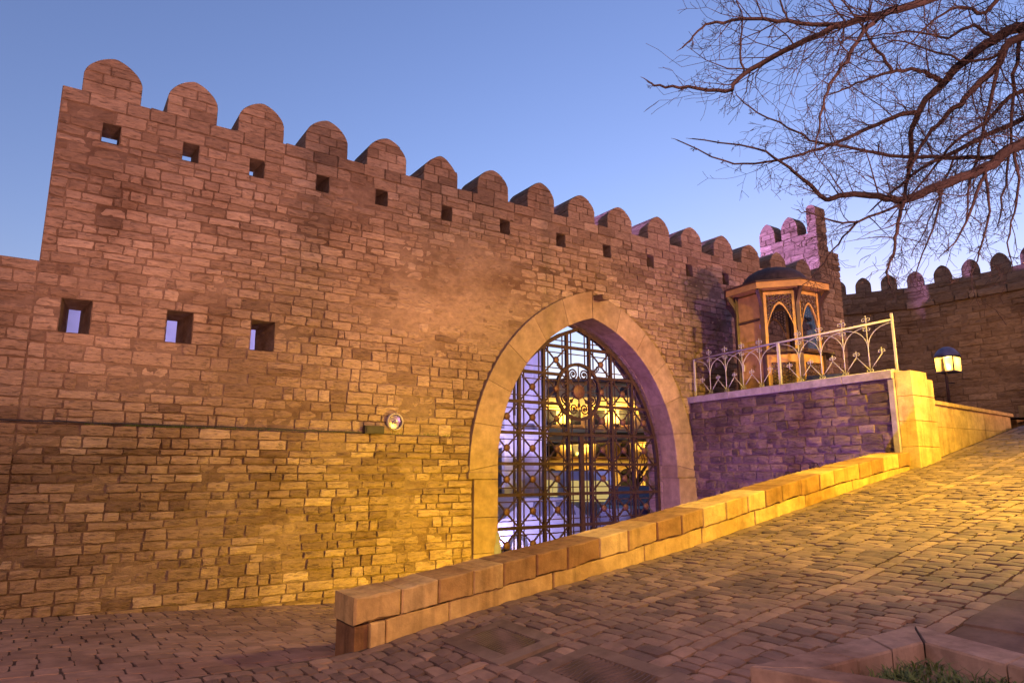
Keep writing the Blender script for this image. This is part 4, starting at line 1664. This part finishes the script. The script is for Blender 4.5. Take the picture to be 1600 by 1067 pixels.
trunk = MB()
trunk.tube([p - TB for p in smooth_path([TB + Vector((0, 0, -.2)), TB + Vector((.03, .02, .4)), TB + Vector((.0, .08, 1.6)), T2 + Vector((.05, -.1, -.8)), T2])], [.2, .18, .16, .145, .135, .13, .125, .12, .115, .115, .11, .105, .1, .1, .095, .09, .085], 12)
trunk.build('trunk', M['bark'], tree, True)
LIMBS = [
    # (points (bearing, height in view, distance), r0, r1, from trunk?)
    ([(1598, 45, 5.7), (1553, 62, 5.75), (1497, 104, 5.85), (1474, 130, 5.9), (1440, 166, 5.95), (1424, 211, 6.0), (1421, 259, 6.0), (1412, 318, 6.0)], .062, .016, True),
    ([(1600, 222, 5.2), (1539, 262, 5.3), (1469, 290, 5.4), (1412, 312, 5.5), (1375, 307, 5.6), (1322, 304, 5.7), (1289, 311, 5.8), (1262, 285, 5.9), (1232, 262, 6.0), (1180, 232, 6.1), (1082, 217, 6.3)], .058, .006, True),
    ([(1600, 186, 6.2), (1497, 234, 6.3), (1430, 270, 6.4), (1360, 330, 6.5)], .045, .008, True),
    ([(1598, 57, 5.4), (1559, 101, 5.5), (1508, 155, 5.6), (1480, 180, 5.7), (1446, 217, 5.8), (1420, 270, 5.8)], .05, .012, True),
    ([(1590, -40, 5.0), (1442, 4, 5.0), (1375, 22, 5.0), (1300, 45, 5.0), (1225, 80, 5.05), (1161, 116, 5.1), (1135, 142, 5.1), (1075, 137, 5.15), (1030, 135, 5.2), (1011, 126, 5.2)], .045, .007, True),
    ([(1375, 22, 5.0), (1304, 39, 5.05), (1232, 34, 5.1), (1161, 30, 5.15), (1109, 38, 5.2), (1090, 49, 5.2), (1066, 75, 5.2)], .022, .007, False),
    ([(1400, 10, 5.0), (1364, 37, 4.6), (1334, 75, 4.4), (1311, 112, 4.3), (1292, 142, 4.3), (1281, 195, 4.3), (1274, 232, 4.3)], .02, .005, False),
    ([(1474, 130, 5.9), (1455, 118, 5.9), (1431, 109, 5.9), (1394, 112, 5.9), (1360, 122, 6.0), (1319, 139, 6.1), (1290, 150, 6.1)], .026, .006, False),
    ([(1394, 112, 5.9), (1370, 80, 5.9), (1345, 40, 5.9), (1310, -10, 5.9)], .018, .008, False),
    ([(1440, 166, 5.95), (1435, 174, 5.95), (1405, 180, 5.95), (1360, 199, 6.0), (1311, 221, 6.1), (1270, 236, 6.1), (1195, 255, 6.2), (1131, 251, 6.25), (1058, 219, 6.3)], .028, .006, False),
    ([(1560, 245, 5.3), (1499, 247, 5.6), (1412, 244, 5.9), (1337, 232, 6.0), (1277, 221, 6.1), (1232, 199, 6.2), (1172, 169, 6.3), (1150, 146, 6.3)], .022, .005, False),
    ([(1412, 312, 5.5), (1403, 350, 5.4), (1398, 390, 5.4), (1385, 425, 5.4), (1392, 450, 5.4)], .018, .007, False),
    ([(1539, 262, 5.3), (1520, 320, 5.2), (1500, 370, 5.2), (1470, 400, 5.2)], .016, .004, False),
    ([(1559, 101, 5.5), (1545, 170, 5.4), (1530, 230, 5.4), (1515, 300, 5.4), (1508, 350, 5.4)], .018, .006, False),
    ([(1598, 45, 5.7), (1585, 120, 5.6), (1580, 200, 5.5), (1570, 290, 5.5), (1560, 350, 5.5)], .02, .006, False),
    ([(1553, 62, 5.75), (1520, 40, 5.8), (1480, 60, 5.9), (1430, 50, 6.0), (1380, 55, 6.1), (1330, 60, 6.1)], .018, .005, False),
    ([(1590, -40, 5.0), (1540, 20, 5.2), (1500, 10, 5.3), (1450, 40, 5.4), (1410, 80, 5.5)], .022, .005, False),
    ([(1161, 116, 5.1), (1158, 70, 5.1), (1160, 30, 5.1), (1150, -5, 5.1)], .01, .005, False),
    ([(1232, 34, 5.1), (1222, 10, 5.1), (1212, -15, 5.1)], .01, .007, False),
    ([(1539, 262, 5.3), (1545, 330, 5.3), (1530, 395, 5.3), (1518, 432, 5.3)], .013, .004, False),
    ([(1469, 290, 5.4), (1462, 345, 5.4), (1442, 395, 5.4), (1430, 436, 5.4)], .012, .004, False),
    ([(1585, 232, 5.2), (1592, 300, 5.2), (1576, 365, 5.2), (1582, 415, 5.2)], .013, .004, False),
    ([(1497, 234, 6.3), (1470, 300, 6.3), (1452, 345, 6.3), (1424, 398, 6.3)], .012, .004, False),
    ([(1600, 140, 5.6), (1540, 190, 5.7), (1482, 232, 5.8), (1440, 288, 5.9), (1384, 350, 6.0)], .03, .005, True),
    ([(1570, 80, 5.5), (1530, 96, 5.6), (1470, 84, 5.7), (1400, 64, 5.8), (1350, 84, 5.9)], .016, .004, False),
    ([(1340, 345, 5.8), (1310, 380, 5.9), (1280, 420, 6.0), (1250, 450, 6.0)], .01, .004, False),
    ([(1412, 318, 6.0), (1340, 345, 5.8), (1300, 345, 5.8), (1265, 333, 5.8), (1245, 328, 5.8)], .014, .004, False),
]
twigs = MB()
SC = .62
ntw = 0


def twig(p, d, length, r, level):
    global ntw
    ntw += 1
    n = 4 if level == 0 else 3
    pts, rad = [p], [r]
    q = p.copy()
    for i in range(n):
        d = (d + Vector((rng.gauss(0, .15), rng.gauss(0, .15), rng.gauss(-.01, .15)))).normalized()
        q = q + d * (length / n)
        pts.append(q)
        rad.append(max(.0011, r * (1 - .75 * (i + 1) / n)))
        if level < 2 and rng.random() < (.95 if level == 0 else .6):
            for _ in range(1 if rng.random() < .55 else 2):
                s = Vector((rng.gauss(0, 1), rng.gauss(0, 1), rng.gauss(0, 1)))
                s = (s - d * s.dot(d)).normalized()
                twig(q, (d * .75 + s * .8).normalized(), length * rng.uniform(.35, .65), max(.0012, rad[-1] * .7), level + 1)
    twigs.tube([x - TB for x in pts], rad, 4 if level == 0 else 3, cap=False)


for pts, r0, r1, fromtrunk in LIMBS:
    P = [spot(p[0], p[1], p[2] * SC) for p in pts]
    r0, r1 = r0 * SC * .8, r1 * SC * .9
    if fromtrunk:
        P = [T2 + Vector((0, 0, -.05)), T2.lerp(P[0], .5) + Vector((0, 0, .08))] + P
    path = smooth_path(P, 4)
    n = len(path)
    rad = [r0 * 1.25 + (r1 - r0 * 1.25) * (i / (n - 1)) ** .85 for i in range(n)]
    path = [p + Vector((rng.gauss(0, .004), rng.gauss(0, .004), rng.gauss(0, .004))) if 0 < i < n - 1 else p for i, p in enumerate(path)]
    MB().tube([p - TB for p in path], rad, 8).build('limb', M['bark'], tree, True)
    acc = 0
    for i in range(2, n - 1):
        seg = path[i] - path[i - 1]
        acc += seg.length
        while acc > .036:
            acc -= .036 * rng.uniform(.6, 1.6) * (1 if rad[i] > .008 else 1.9)
            d = seg.normalized()
            s = Vector((rng.gauss(0, 1), rng.gauss(0, 1), rng.gauss(0, 1)))
            s = (s - d * s.dot(d)).normalized()
            a = rng.uniform(.5, 1.1)
            far_tip = .45 if (proj(path[i]) or (1600, 0))[0] < 1170 else 1.0
            twig(path[i], (d * math.cos(a) + s * math.sin(a)).normalized(), rng.uniform(.12, .5) * min(1, .35 + rad[i] / .02) * (1 if i < .7 * n else .35) * far_tip, min(rad[i] * .5, rng.uniform(.0022, .0048)), 0 if rng.random() < .8 else 1)
    twig(path[-1], (path[-1] - path[-2]).normalized(), .04, rad[-1] * .9, 2)
for pts in ([(0, 0, -.1), (.12, -.1, .5), (.3, -.1, 1.3), (.35, .1, 2.2), (.6, .2, 2.9)], [(0, 0, -.1), (.3, -.4, .4), (.9, -.8, 1.0), (1.5, -1.0, 1.4), (2.2, -1.3, 2.0)], [(0, 0, -.15), (.4, .1, .3), (1.1, .3, .9), (1.8, .4, 1.5), (2.3, .7, 2.1)]):
    path = smooth_path([T2 + Vector(p) for p in pts], 4)
    n = len(path)
    rad = [.075 - .068 * i / (n - 1) for i in range(n)]
    MB().tube([p - TB for p in path], rad, 8).build('limb', M['bark'], tree, True)
    for i in range(4, n):
        d = (path[i] - path[i - 1]).normalized()
        for _ in range(3):
            twig(path[i], (d + Vector((rng.gauss(0, .7), rng.gauss(0, .7), rng.gauss(0, .5)))).normalized(), rng.uniform(.3, .7), .006, 0)
tag(twigs.build('twigs', M['bark'], tree), kind='stuff')

# ------------------------------------------------------------------ lamps
def lamp(kind, name, loc, power, col, target=None, size=.12, cone=None, blend=.3, parent=None):
    d = bpy.data.lights.new(name, kind)
    d.energy = power
    d.color = col
    d.shadow_soft_size = size
    if cone:
        d.spot_size = math.radians(cone)
        d.spot_blend = blend
    o = bpy.data.objects.new(name, d)
    COL.objects.link(o)
    off = Vector((0, 0, 0))
    if parent:
        o.parent = parent
        off = Vector(parent.location)
    o.location = Vector(loc) - off
    if target is not None:
        o.rotation_euler = (Vector(target) - Vector(loc)).to_track_quat('-Z', 'Y').to_euler()
    return o


M['lamp_glow_sodium'] = emit('sodium_glow', SODIUM, 2)
M['lamp_glow_pink'] = emit('warm_glow', PINK, 2)
M['lamp_glow_purple'] = emit('purple_glow', PURPLE, 1.5)


def street_lamp(label, x, y, z0, h, power, col, target, cone, blend, glow, group='street lamps lighting the ramp'):
    t = thing('street_lamp', label, 'street lamp', (x, y, z0), 0, group)
    MB().lathe([(.11, 0), (.11, .08), (.07, .12), (.06, .5), (.045, .55), (.04, h - .1), (.05, h - .08), (.0, h - .06)], 12).build('post', M['dark'], t, True)
    MB().lathe([(.03, h + .2), (.12, h + .17), (.26, h + .02), (.27, h - .02), (.25, h - .02), (.1, h + .12), (.0, h + .14)], 16).build('shade', M['dark'], t, True)
    MB().lathe([(.0, h - .02), (.06, h + .0), (.08, h + .05), (.05, h + .1), (.0, h + .12)], 12).build('bulb', glow, t, True)
    lamp('SPOT', 'lamp_light', (x, y, z0 + h - .05), power, col, target, .1, cone, blend, t)
    return t


def floodlight(label, loc, target, power, col, cone, blend, glow, group, size=.1):
    t = thing('floodlight', label, 'floodlight', loc, 0, group)
    d = (Vector(target) - Vector(loc)).normalized()
    up = Vector((0, 0, 1))
    MB().bar(-d * .08, d * .02, .26, .18, up=up).build('housing', M['dark'], t)
    MB().bar(d * .021, d * .027, .22, .14, up=up).build('lens', glow, t)
    MB().bar((0, 0, -.2), (0, 0, -.08), .05, .05).build('bracket', M['dark'], t)
    lamp('SPOT', 'lamp_light', Vector(loc) + d * .06, power, col, target, size, cone, blend, t)
    return t


K = 1 / 12.1
lx, ly = 9.2, -7.9
street_lamp('sodium street lamp with a flat shade on the pavement beside the bare tree', lx, ly, ramp_z(lx), 3.5, 6600 * K, SODIUM, (8.9, -3.0, .3), 124, .8, M['lamp_glow_sodium'])
street_lamp('added dim sodium street lamp, out of view, warming the far wall', 20.0, -5.2, 2.78, 3.6, 1500 * K, (1.0, .5, .22), (23, 7, 5), 110, .8, M['lamp_glow_sodium'])  # unseen lamp added to give the far wall warm light
floodlight('amber floodlight on the ground behind the parapet facing the fortress wall', (5.7, -3.7, .12), (4.9, 0, .5), 1350 * K, SODIUM, 104, 1.0, M['lamp_glow_sodium'], 'amber floodlights')
pk = thing('lamp_post', 'tall warm lamp post standing behind the viewer', 'street lamp', (2.0, -20, .4))
MB().lathe([(.12, 0), (.12, .1), (.07, .15), (.05, 7.6), (.0, 7.65)], 12).build('post', M['dark'], pk, True)
MB().box(-.3, .3, -.1, .25, 7.6, 7.72).build('lamp_head', M['dark'], pk)
MB().box(-.26, .26, -.05, .22, 7.58, 7.598).build('diffuser', M['lamp_glow_pink'], pk)
lamp('SPOT', 'lamp_light', (2.0, -19.8, 7.9), 3000 * K, PINK, (6.5, 0, 4.2), .25, 75, .6, pk)
pk2 = thing('lamp_post', 'warm lamp post close behind the viewer lighting the lower street', 'street lamp', (-2.2, -12.6, .4))
MB().lathe([(.12, 0), (.12, .1), (.07, .15), (.05, 5.4), (.0, 5.45)], 12).build('post', M['dark'], pk2, True)
MB().box(-.2, .3, -.1, .25, 5.45, 5.57).build('lamp_head', M['dark'], pk2)
MB().box(-.16, .26, -.05, .22, 5.43, 5.448).build('diffuser', M['lamp_glow_pink'], pk2)
lamp('SPOT', 'lamp_light', (-2.1, -12.4, 5.75), 3100 * K, (1.0, .46, .3), (2.6, -6.6, .2), .15, 88, .7, pk2)
for i, xx in enumerate((-1.5, 2.5, 6.5, 10.5, 14.5)):
    f_ = floodlight(['warm floodlight on a short post behind the viewer, first from the left', 'warm floodlight on a short post right behind the viewer', 'warm floodlight on a short post behind the planter', 'warm floodlight on a short post across from the gate pillar', 'warm floodlight on a short post across from the kiosk'][i],
                    (xx, -14.5, max(1.0, ramp_z(xx) + .5)), (xx + .3, 0, 6.2), (5600, 5400, 3900, 4600, 4500)[i] * K, PINK, 37, .6, M['lamp_glow_pink'], 'warm floodlights aimed at the wall top')
    MB().bar((0, 0, -1.2), (0, 0, -.2), .06, .06).build('post', M['dark'], f_)
floodlight('purple floodlight on the ground behind the parapet facing the terrace wall', (6.6, -3.2, .05), (11.0, -1.6, 1.5), 1300 * K, PURPLE, 95, .6, M['lamp_glow_purple'], 'purple floodlights')
fm = floodlight('purple floodlight on a mast behind the fortress wall', (5.0, 4.2, 8.3), (16.6, .75, 7.75), 20000 * K, (.55, .3, 1.0), 13.5, .35, M['lamp_glow_purple'], 'purple floodlights')
MB().tube([(0, 0, -8.6), (0, 0, -.2)], .05, 8).build('mast', M['dark'], fm, True)

floodlight('purple floodlight on the mast behind the wall turned down on the merlons', (5.0, 4.2, 7.7), (11.0, .3, 6.6), 3500 * K, (.55, .3, 1.0), 36, .6, M['lamp_glow_purple'], 'purple floodlights')
# ------------------------------------------------------------------ street and buildings behind the gate
rng = random.Random(91)
M['facade'] = plain('pale_facade', (.62, .60, .64), .7, noise_amt=.12, scale=2)
M['facade_y'] = plain('yellow_facade', (.55, .42, .22), .75, noise_amt=.15, scale=2)
M['facade_p'] = plain('mauve_facade', (.34, .28, .30), .8, noise_amt=.2, scale=2)
M['window_dark'] = plain('dark_pane', (.03, .03, .04), .15, spec=.6)
M['lit_window'] = emit('lit_window', (1.0, .72, .25), .05)
M['roofing'] = plain('roofing', (.13, .10, .11), .8)
BZ = -.75


def arched(u0, u1, z0, z1, arch=True):
    if not arch:
        return [(u0, z0), (u1, z0), (u1, z1), (u0, z1)]
    c, r = (u0 + u1) / 2, (u1 - u0) / 2
    return [(u0, z0), (u1, z0)] + [(c + r * math.cos(math.pi * q / 8), z1 - r + r * math.sin(math.pi * q / 8)) for q in range(9)]


def building(name, label, loc, rz, width, depth, height, mat, rows, bands, pil_w=0, roof=None, wmat=None):
    """rows: (z0, z1, width, pitch, start, arched); windows are real recessed parts with panes"""
    b = thing(name, label, 'building', loc, rz)
    MB().box(0, width, .12, depth, 0, height).build('wall', mat, b)
    for (z0, z1, w, pitch, start, ar) in rows:
        u = start
        while u + w < width - .2:
            f = MB()
            out = arched(u - .09, u + w + .09, z0 - .09, z1 + .09, ar)
            f.prism(out, ID, .02, .118, .01, .01)
            fo = f.build('window', mat, b)
            MB().prism(arched(u, u + w, z0, z1, ar), ID, .012, .05).build('pane', wmat or M['window_dark'], fo)
            u += pitch
    for (z0, z1, d) in bands:
        MB().box(-d * .5, width + d * .5, -d, .119, z0, z1).build('cornice', mat, b)
    if pil_w:
        u = 0
        while u < width:
            MB().box(u, u + pil_w, -.12, .118, 0, height - .6).build('pilaster', mat, b)
            u += pil_w * 4.2
    if roof:
        MB().box(-.15, width + .15, -.15, depth + .1, height, height + roof).build('roof', M['roofing'], b)
    return b


# pale building just beyond the wall, washed with lilac light
building('pale_house', 'pale columned building washed in lilac light seen through the left of the gate', (.3, 6.4, BZ), 0, 12.05, 6, 8.6, M['facade'],
         [(1.0, 3.0, .8, 1.9, .75, True), (3.9, 5.6, .8, 1.9, .75, True), (6.2, 7.6, .8, 1.9, .75, False)], [(3.3, 3.5, .14), (5.85, 6.0, .14), (8.2, 8.6, .22)], .28, .25)
yx, yy = old(1.2, 35)
building('yellow_house', 'yellow-lit classical building with arched windows seen through the gate', (yx, yy, -1.2), -YAW, 12.5, 8, 7.3, M['facade_y'],
         [(1.5, 2.9, .62, 1.25, .5, True), (3.5, 4.25, .5, 1.25, .55, True), (5.1, 5.85, .55, 1.25, .52, False), (6.6, 7.05, .4, 1.25, .6, True)], [(3.05, 3.3, .3), (4.7, 4.9, .25), (6.05, 6.45, .4)], 0, .15)
building('mauve_house', 'plain rendered house in purple light at the right behind the gate', (13.9, 2.2, BZ), 0, 6, 1.2, 4.6, M['facade_p'],
         [(1.4, 2.6, .7, 1.7, .9, False)], [(4.3, 4.6, .12)], 0, .1)
for i, xx in enumerate((2.0, 6.2, 10.4)):
    floodlight(['lilac floodlight at the pale building, farthest left', 'lilac floodlight at the middle of the pale building', 'lilac floodlight near the corner of the pale building'][i], (xx, 2.6, BZ + .6), (xx + .6, 6.4, 3.0), 1500 * K, (.55, .45, 1.0), 130, .6, M['lamp_glow_purple'], 'lilac floodlights behind the wall')
for i, (q, zq) in enumerate(((2.2, -.5), (6.0, -.5), (2.2, 2.35), (6.0, 2.35), (1.4, 3.85), (4.0, 3.85), (6.8, 3.85))):
    px_, py_ = old(1.2 + q, 33.9 if zq < 0 else 34.3)
    lv = 0 if zq < 0 else (1 if zq < 3 else 2)
    floodlight(['yellow floodlight on the ground before the yellow building, ', 'yellow floodlight on the middle cornice of the yellow building, ', 'yellow floodlight on the upper cornice of the yellow building, '][lv] + ['left', 'right', 'left', 'right', 'left', 'middle', 'right'][i] + ' one', (px_, py_, zq), (px_ + .7 - .25 * min(lv, 1), py_ + 1.0 - .4 * min(lv, 1), zq + 2.0), (700, 700, 1100)[lv] * K, (1.0, .62, .12), 150, .6, M['lamp_glow_sodium'], 'yellow floodlights behind the gate')


def wheel(parent, x, y, r=.31):
    t = MB().lathe([(r * .6, -.09), (r, -.09), (r, .09), (r * .6, .09)], 18, axis='y').build('wheel', M['rubber'], parent, True, (x, y, r))
    MB().lathe([(0, -.06), (r * .5, -.07), (r * .62, -.085), (r * .62, .085), (r * .5, .07), (0, .06)], 18, axis='y').build('rim', M['plaster'], t, True)


def car(name, label, loc, rz, paint, h=1.45, L_=4.1, van=False, lit=False):
    c = thing(name, label, 'car' if not van else 'minibus', loc, rz, None)
    w = .85 if not van else .95
    if van:
        prof = [(-2.3, .3), (2.4, .3), (2.45, .9), (2.3, 1.15), (1.95, 2.0), (1.7, 2.15), (-2.25, 2.15), (-2.35, 1.9)]
        cab = None
        win = [(u, u + .72, 1.15, 1.85) for u in (-2.1, -1.25, -.4, .45)] + [(1.28, 1.85, 1.15, 1.8)]
    else:
        prof = [(-2.0, .32), (2.02, .32), (2.08, .62), (1.95, .8), (1.1, .93), (.35, h - .03), (-1.0, h), (-1.75, .98), (-2.02, .9)]
        win = [(-.85, -.12, .98, h - .12), (-.02, .62, .98, h - .14)]
    b = MB()
    n = len(prof)
    rings = [(-w, .0, 1), (-w + .06, .0, 0), (w - .06, .0, 0), (w, .0, 1)]
    v = []
    for (y, _, ins) in rings:
        cx, cz = 0, .75
        for (x, z) in prof:
            k = .965 if ins else 1
            tum = (max(0, z - .9) * .22) if not van else max(0, z - 1.1) * .06
            yy_ = y - math.copysign(tum, y)
            v.append((cx + (x - cx) * k, yy_, cz + (z - cz) * k))
    f = [tuple(range(n))[::-1], tuple(3 * n + i for i in range(n))]
    for r in range(3):
        for i in range(n):
            j = (i + 1) % n
            f.append((r * n + i, r * n + j, (r + 1) * n + j, (r + 1) * n + i))
    b.add(v, f)
    b.build('body', paint, c)
    for s in (-1, 1):
        for (u0, u1, z0, z1) in win:
            t0 = (z0 - .9) * .22 if not van else (z0 - 1.1) * .06
            t1 = (z1 - .9) * .22 if not van else (z1 - 1.1) * .06
            yb, yt = s * (w - t0 + .004), s * (w - t1 + .004)
            q = [(u0, yb, z0), (u1, yb, z0), (u1 - (.1 if u1 > .5 else 0), yt, z1), (u0 + (.12 if u0 < -.5 and not van else 0), yt, z1)]
            MB().add(q, [(0, 1, 2, 3)]).build('side_window', M['lit_window'] if lit else M['window_dark'], c)
        for x in (-1.3, 1.35):
            wheel(c, x, s * (w - .08))
        MB().box(2.0, 2.09 if not van else 2.46, s * .62 - .14, s * .62 + .14, .62, .76).build('headlight', M['plaster'], c)
    if van:
        MB().add([(2.325, -.8, 1.2), (2.325, .8, 1.2), (1.99, .75, 1.95), (1.99, -.75, 1.95)], [(0, 1, 2, 3)]).build('windscreen', M['window_dark'], c)
        MB().add([(-2.36, -.7, 1.2), (-2.36, .7, 1.2), (-2.36, .68, 1.85), (-2.36, -.68, 1.85)], [(0, 1, 2, 3)]).build('rear_window', M['lit_window'] if lit else M['window_dark'], c)
    else:
        MB().add([(1.08, -.72, .96), (1.08, .72, .96), (.4, .62, h - .08), (.4, -.62, h - .08)], [(0, 1, 2, 3)]).build('windscreen', M['window_dark'], c)
        MB().add([(-1.74, -.68, 1.0), (-1.74, .68, 1.0), (-1.06, .6, h - .05), (-1.06, -.6, h - .05)], [(0, 1, 2, 3)]).build('rear_window', M['window_dark'], c)
    return c


p_blue = plain('pale_blue_paint', (.42, .52, .66), .35, spec=.5, noise_amt=.05)
p_dark = plain('dark_car_paint', (.03, .03, .045), .25, spec=.6, noise_amt=.05)
p_silver = plain('silver_car_paint', (.16, .16, .18), .3, metallic=.5, noise_amt=.05)
gz = lambda x, y: street_z(x, 0) - .012 * y
x_, y_ = old(2.1, 24.5)
car('minibus', 'pale blue minibus with lit windows parked in the street behind the gate', (x_, y_, gz(x_, y_)), 1.1, p_blue, van=True, lit=True)
x_, y_ = old(3.9, 19.5)
car('parked_car', 'dark hatchback parked at the right behind the gate', (x_, y_, gz(x_, y_) + .25), .5, p_dark)
x_, y_ = 11.2, 5.2
car('parked_car', 'silver car parked at the left behind the gate', (x_, y_, gz(x_, y_)), .05, p_silver)

# small bare street tree behind the gate
x_, y_ = old(4.6, 25.5)
stree = thing('street_tree', 'small bare street tree before the yellow building behind the gate', 'tree', (x_, y_, gz(x_, y_)))
MB().tube([(0, 0, -.1), (.03, 0, .9), (-.02, .03, 1.9)], [.16, .13, .1], 8).build('trunk', M['bark'], stree, True)
for q in range(7):
    a = q * .9
    p = [Vector((-.02, .03, 1.7))]
    d = Vector((math.cos(a) * .5, math.sin(a) * .5, .8))
    for s in range(6):
        d = (d + Vector((rng.gauss(0, .25), rng.gauss(0, .25), rng.gauss(0, .15)))).normalized()
        p.append(p[-1] + d * .28)
    MB().tube(p, [.06, .045, .035, .028, .02, .014, .008], 5).build('limb', M['bark'], stree, True)

# ------------------------------------------------------------------ lantern on a post
lp = spot(1483, 625, 16.2)
LX, LY = lp.x, lp.y
lan = thing('post_lantern', 'glowing box lantern with a domed top on a thin post before the dark far wall', 'lantern', (LX, LY, 2.6))
MB().tube([(0, 0, 0), (0, 0, 1.62)], [.035, .03], 8).build('post', M['rosette'], lan, True)
MB().lathe([(.06, .0), (.06, .05), (.035, .08)], 10).build('foot', M['rosette'], lan)
MB().tube([(0, 0, 1.05), (.16, -.1, 1.05)], .012, 6).build('bracket', M['dark'], lan)
cx, cy, s_ = .12, -.02, .2
zb, zt = 1.32, 1.68
for (sx, sy) in ((-1, -1), (1, -1), (1, 1), (-1, 1)):
    MB().bar((cx + sx * s_, cy + sy * s_, zb), (cx + sx * s_ * 1.04, cy + sy * s_ * 1.04, zt), .02, .02).build('corner_bar', M['dark'], lan)
for z in (zb, zt):
    MB().box(cx - s_ - .015, cx + s_ + .015, cy - s_ - .015, cy + s_ + .015, z - .012, z + .012).build('plate', M['plaster'] if z == zb else M['dark'], lan)
for (ax, ay, bx, by) in ((-1, -1, 1, -1), (1, -1, 1, 1), (1, 1, -1, 1), (-1, 1, -1, -1)):
    MB().add([(cx + ax * s_, cy + ay * s_, zb + .014), (cx + bx * s_, cy + by * s_, zb + .014), (cx + bx * s_ * 1.03, cy + by * s_ * 1.03, zt - .014), (cx + ax * s_ * 1.03, cy + ay * s_ * 1.03, zt - .014)], [(0, 1, 2, 3)]).build('pane', M['frosted'], lan)
MB().lathe([(.28, zt + .014), (.28, zt + .05), (.25, zt + .1), (.17, zt + .2), (.07, zt + .25), (.0, zt + .26)], 12, (cx, cy, 0)).build('dome', plain('lantern_dome', (.16, .15, .22), .4, .2), lan, True)
MB().lathe([(.0, zb + .05), (.05, zb + .06), (.06, zb + .14), (.03, zb + .2), (.0, zb + .21)], 10, (cx, cy, 0)).build('bulb', emit('lantern_glow', (1, .78, .3), .6), lan, True)
lamp('POINT', 'lamp_light', (LX + cx, LY + cy - .0, 2.6 + zb + .25), 34 * K, (1, .66, .2), size=.05, parent=lan)

# ------------------------------------------------------------------ unseen old town houses behind the viewer, added to cut the sky fill
for i, (bx_, by_, w_, d_, h_) in enumerate(((-16, -34, 15, 8, 9.5), (.5, -35, 14, 9, 11), (16, -31, 16, 9, 10))):
    building('stone_house', ['lower unseen stone town house behind the viewer, left of three', 'tallest unseen stone town house behind the viewer, middle of three', 'wide unseen stone town house behind the viewer, right of three'][i],
             (bx_ + w_, by_ + d_, 0), math.pi, w_, d_, h_, M['facade_p'], [(1.0, 2.6, .9, 2.2, .9, False), (4.2, 5.8, .9, 2.2, .9, True)], [(3.2, 3.4, .12), (h_ - .5, h_ - .2, .2)], 0, .2)
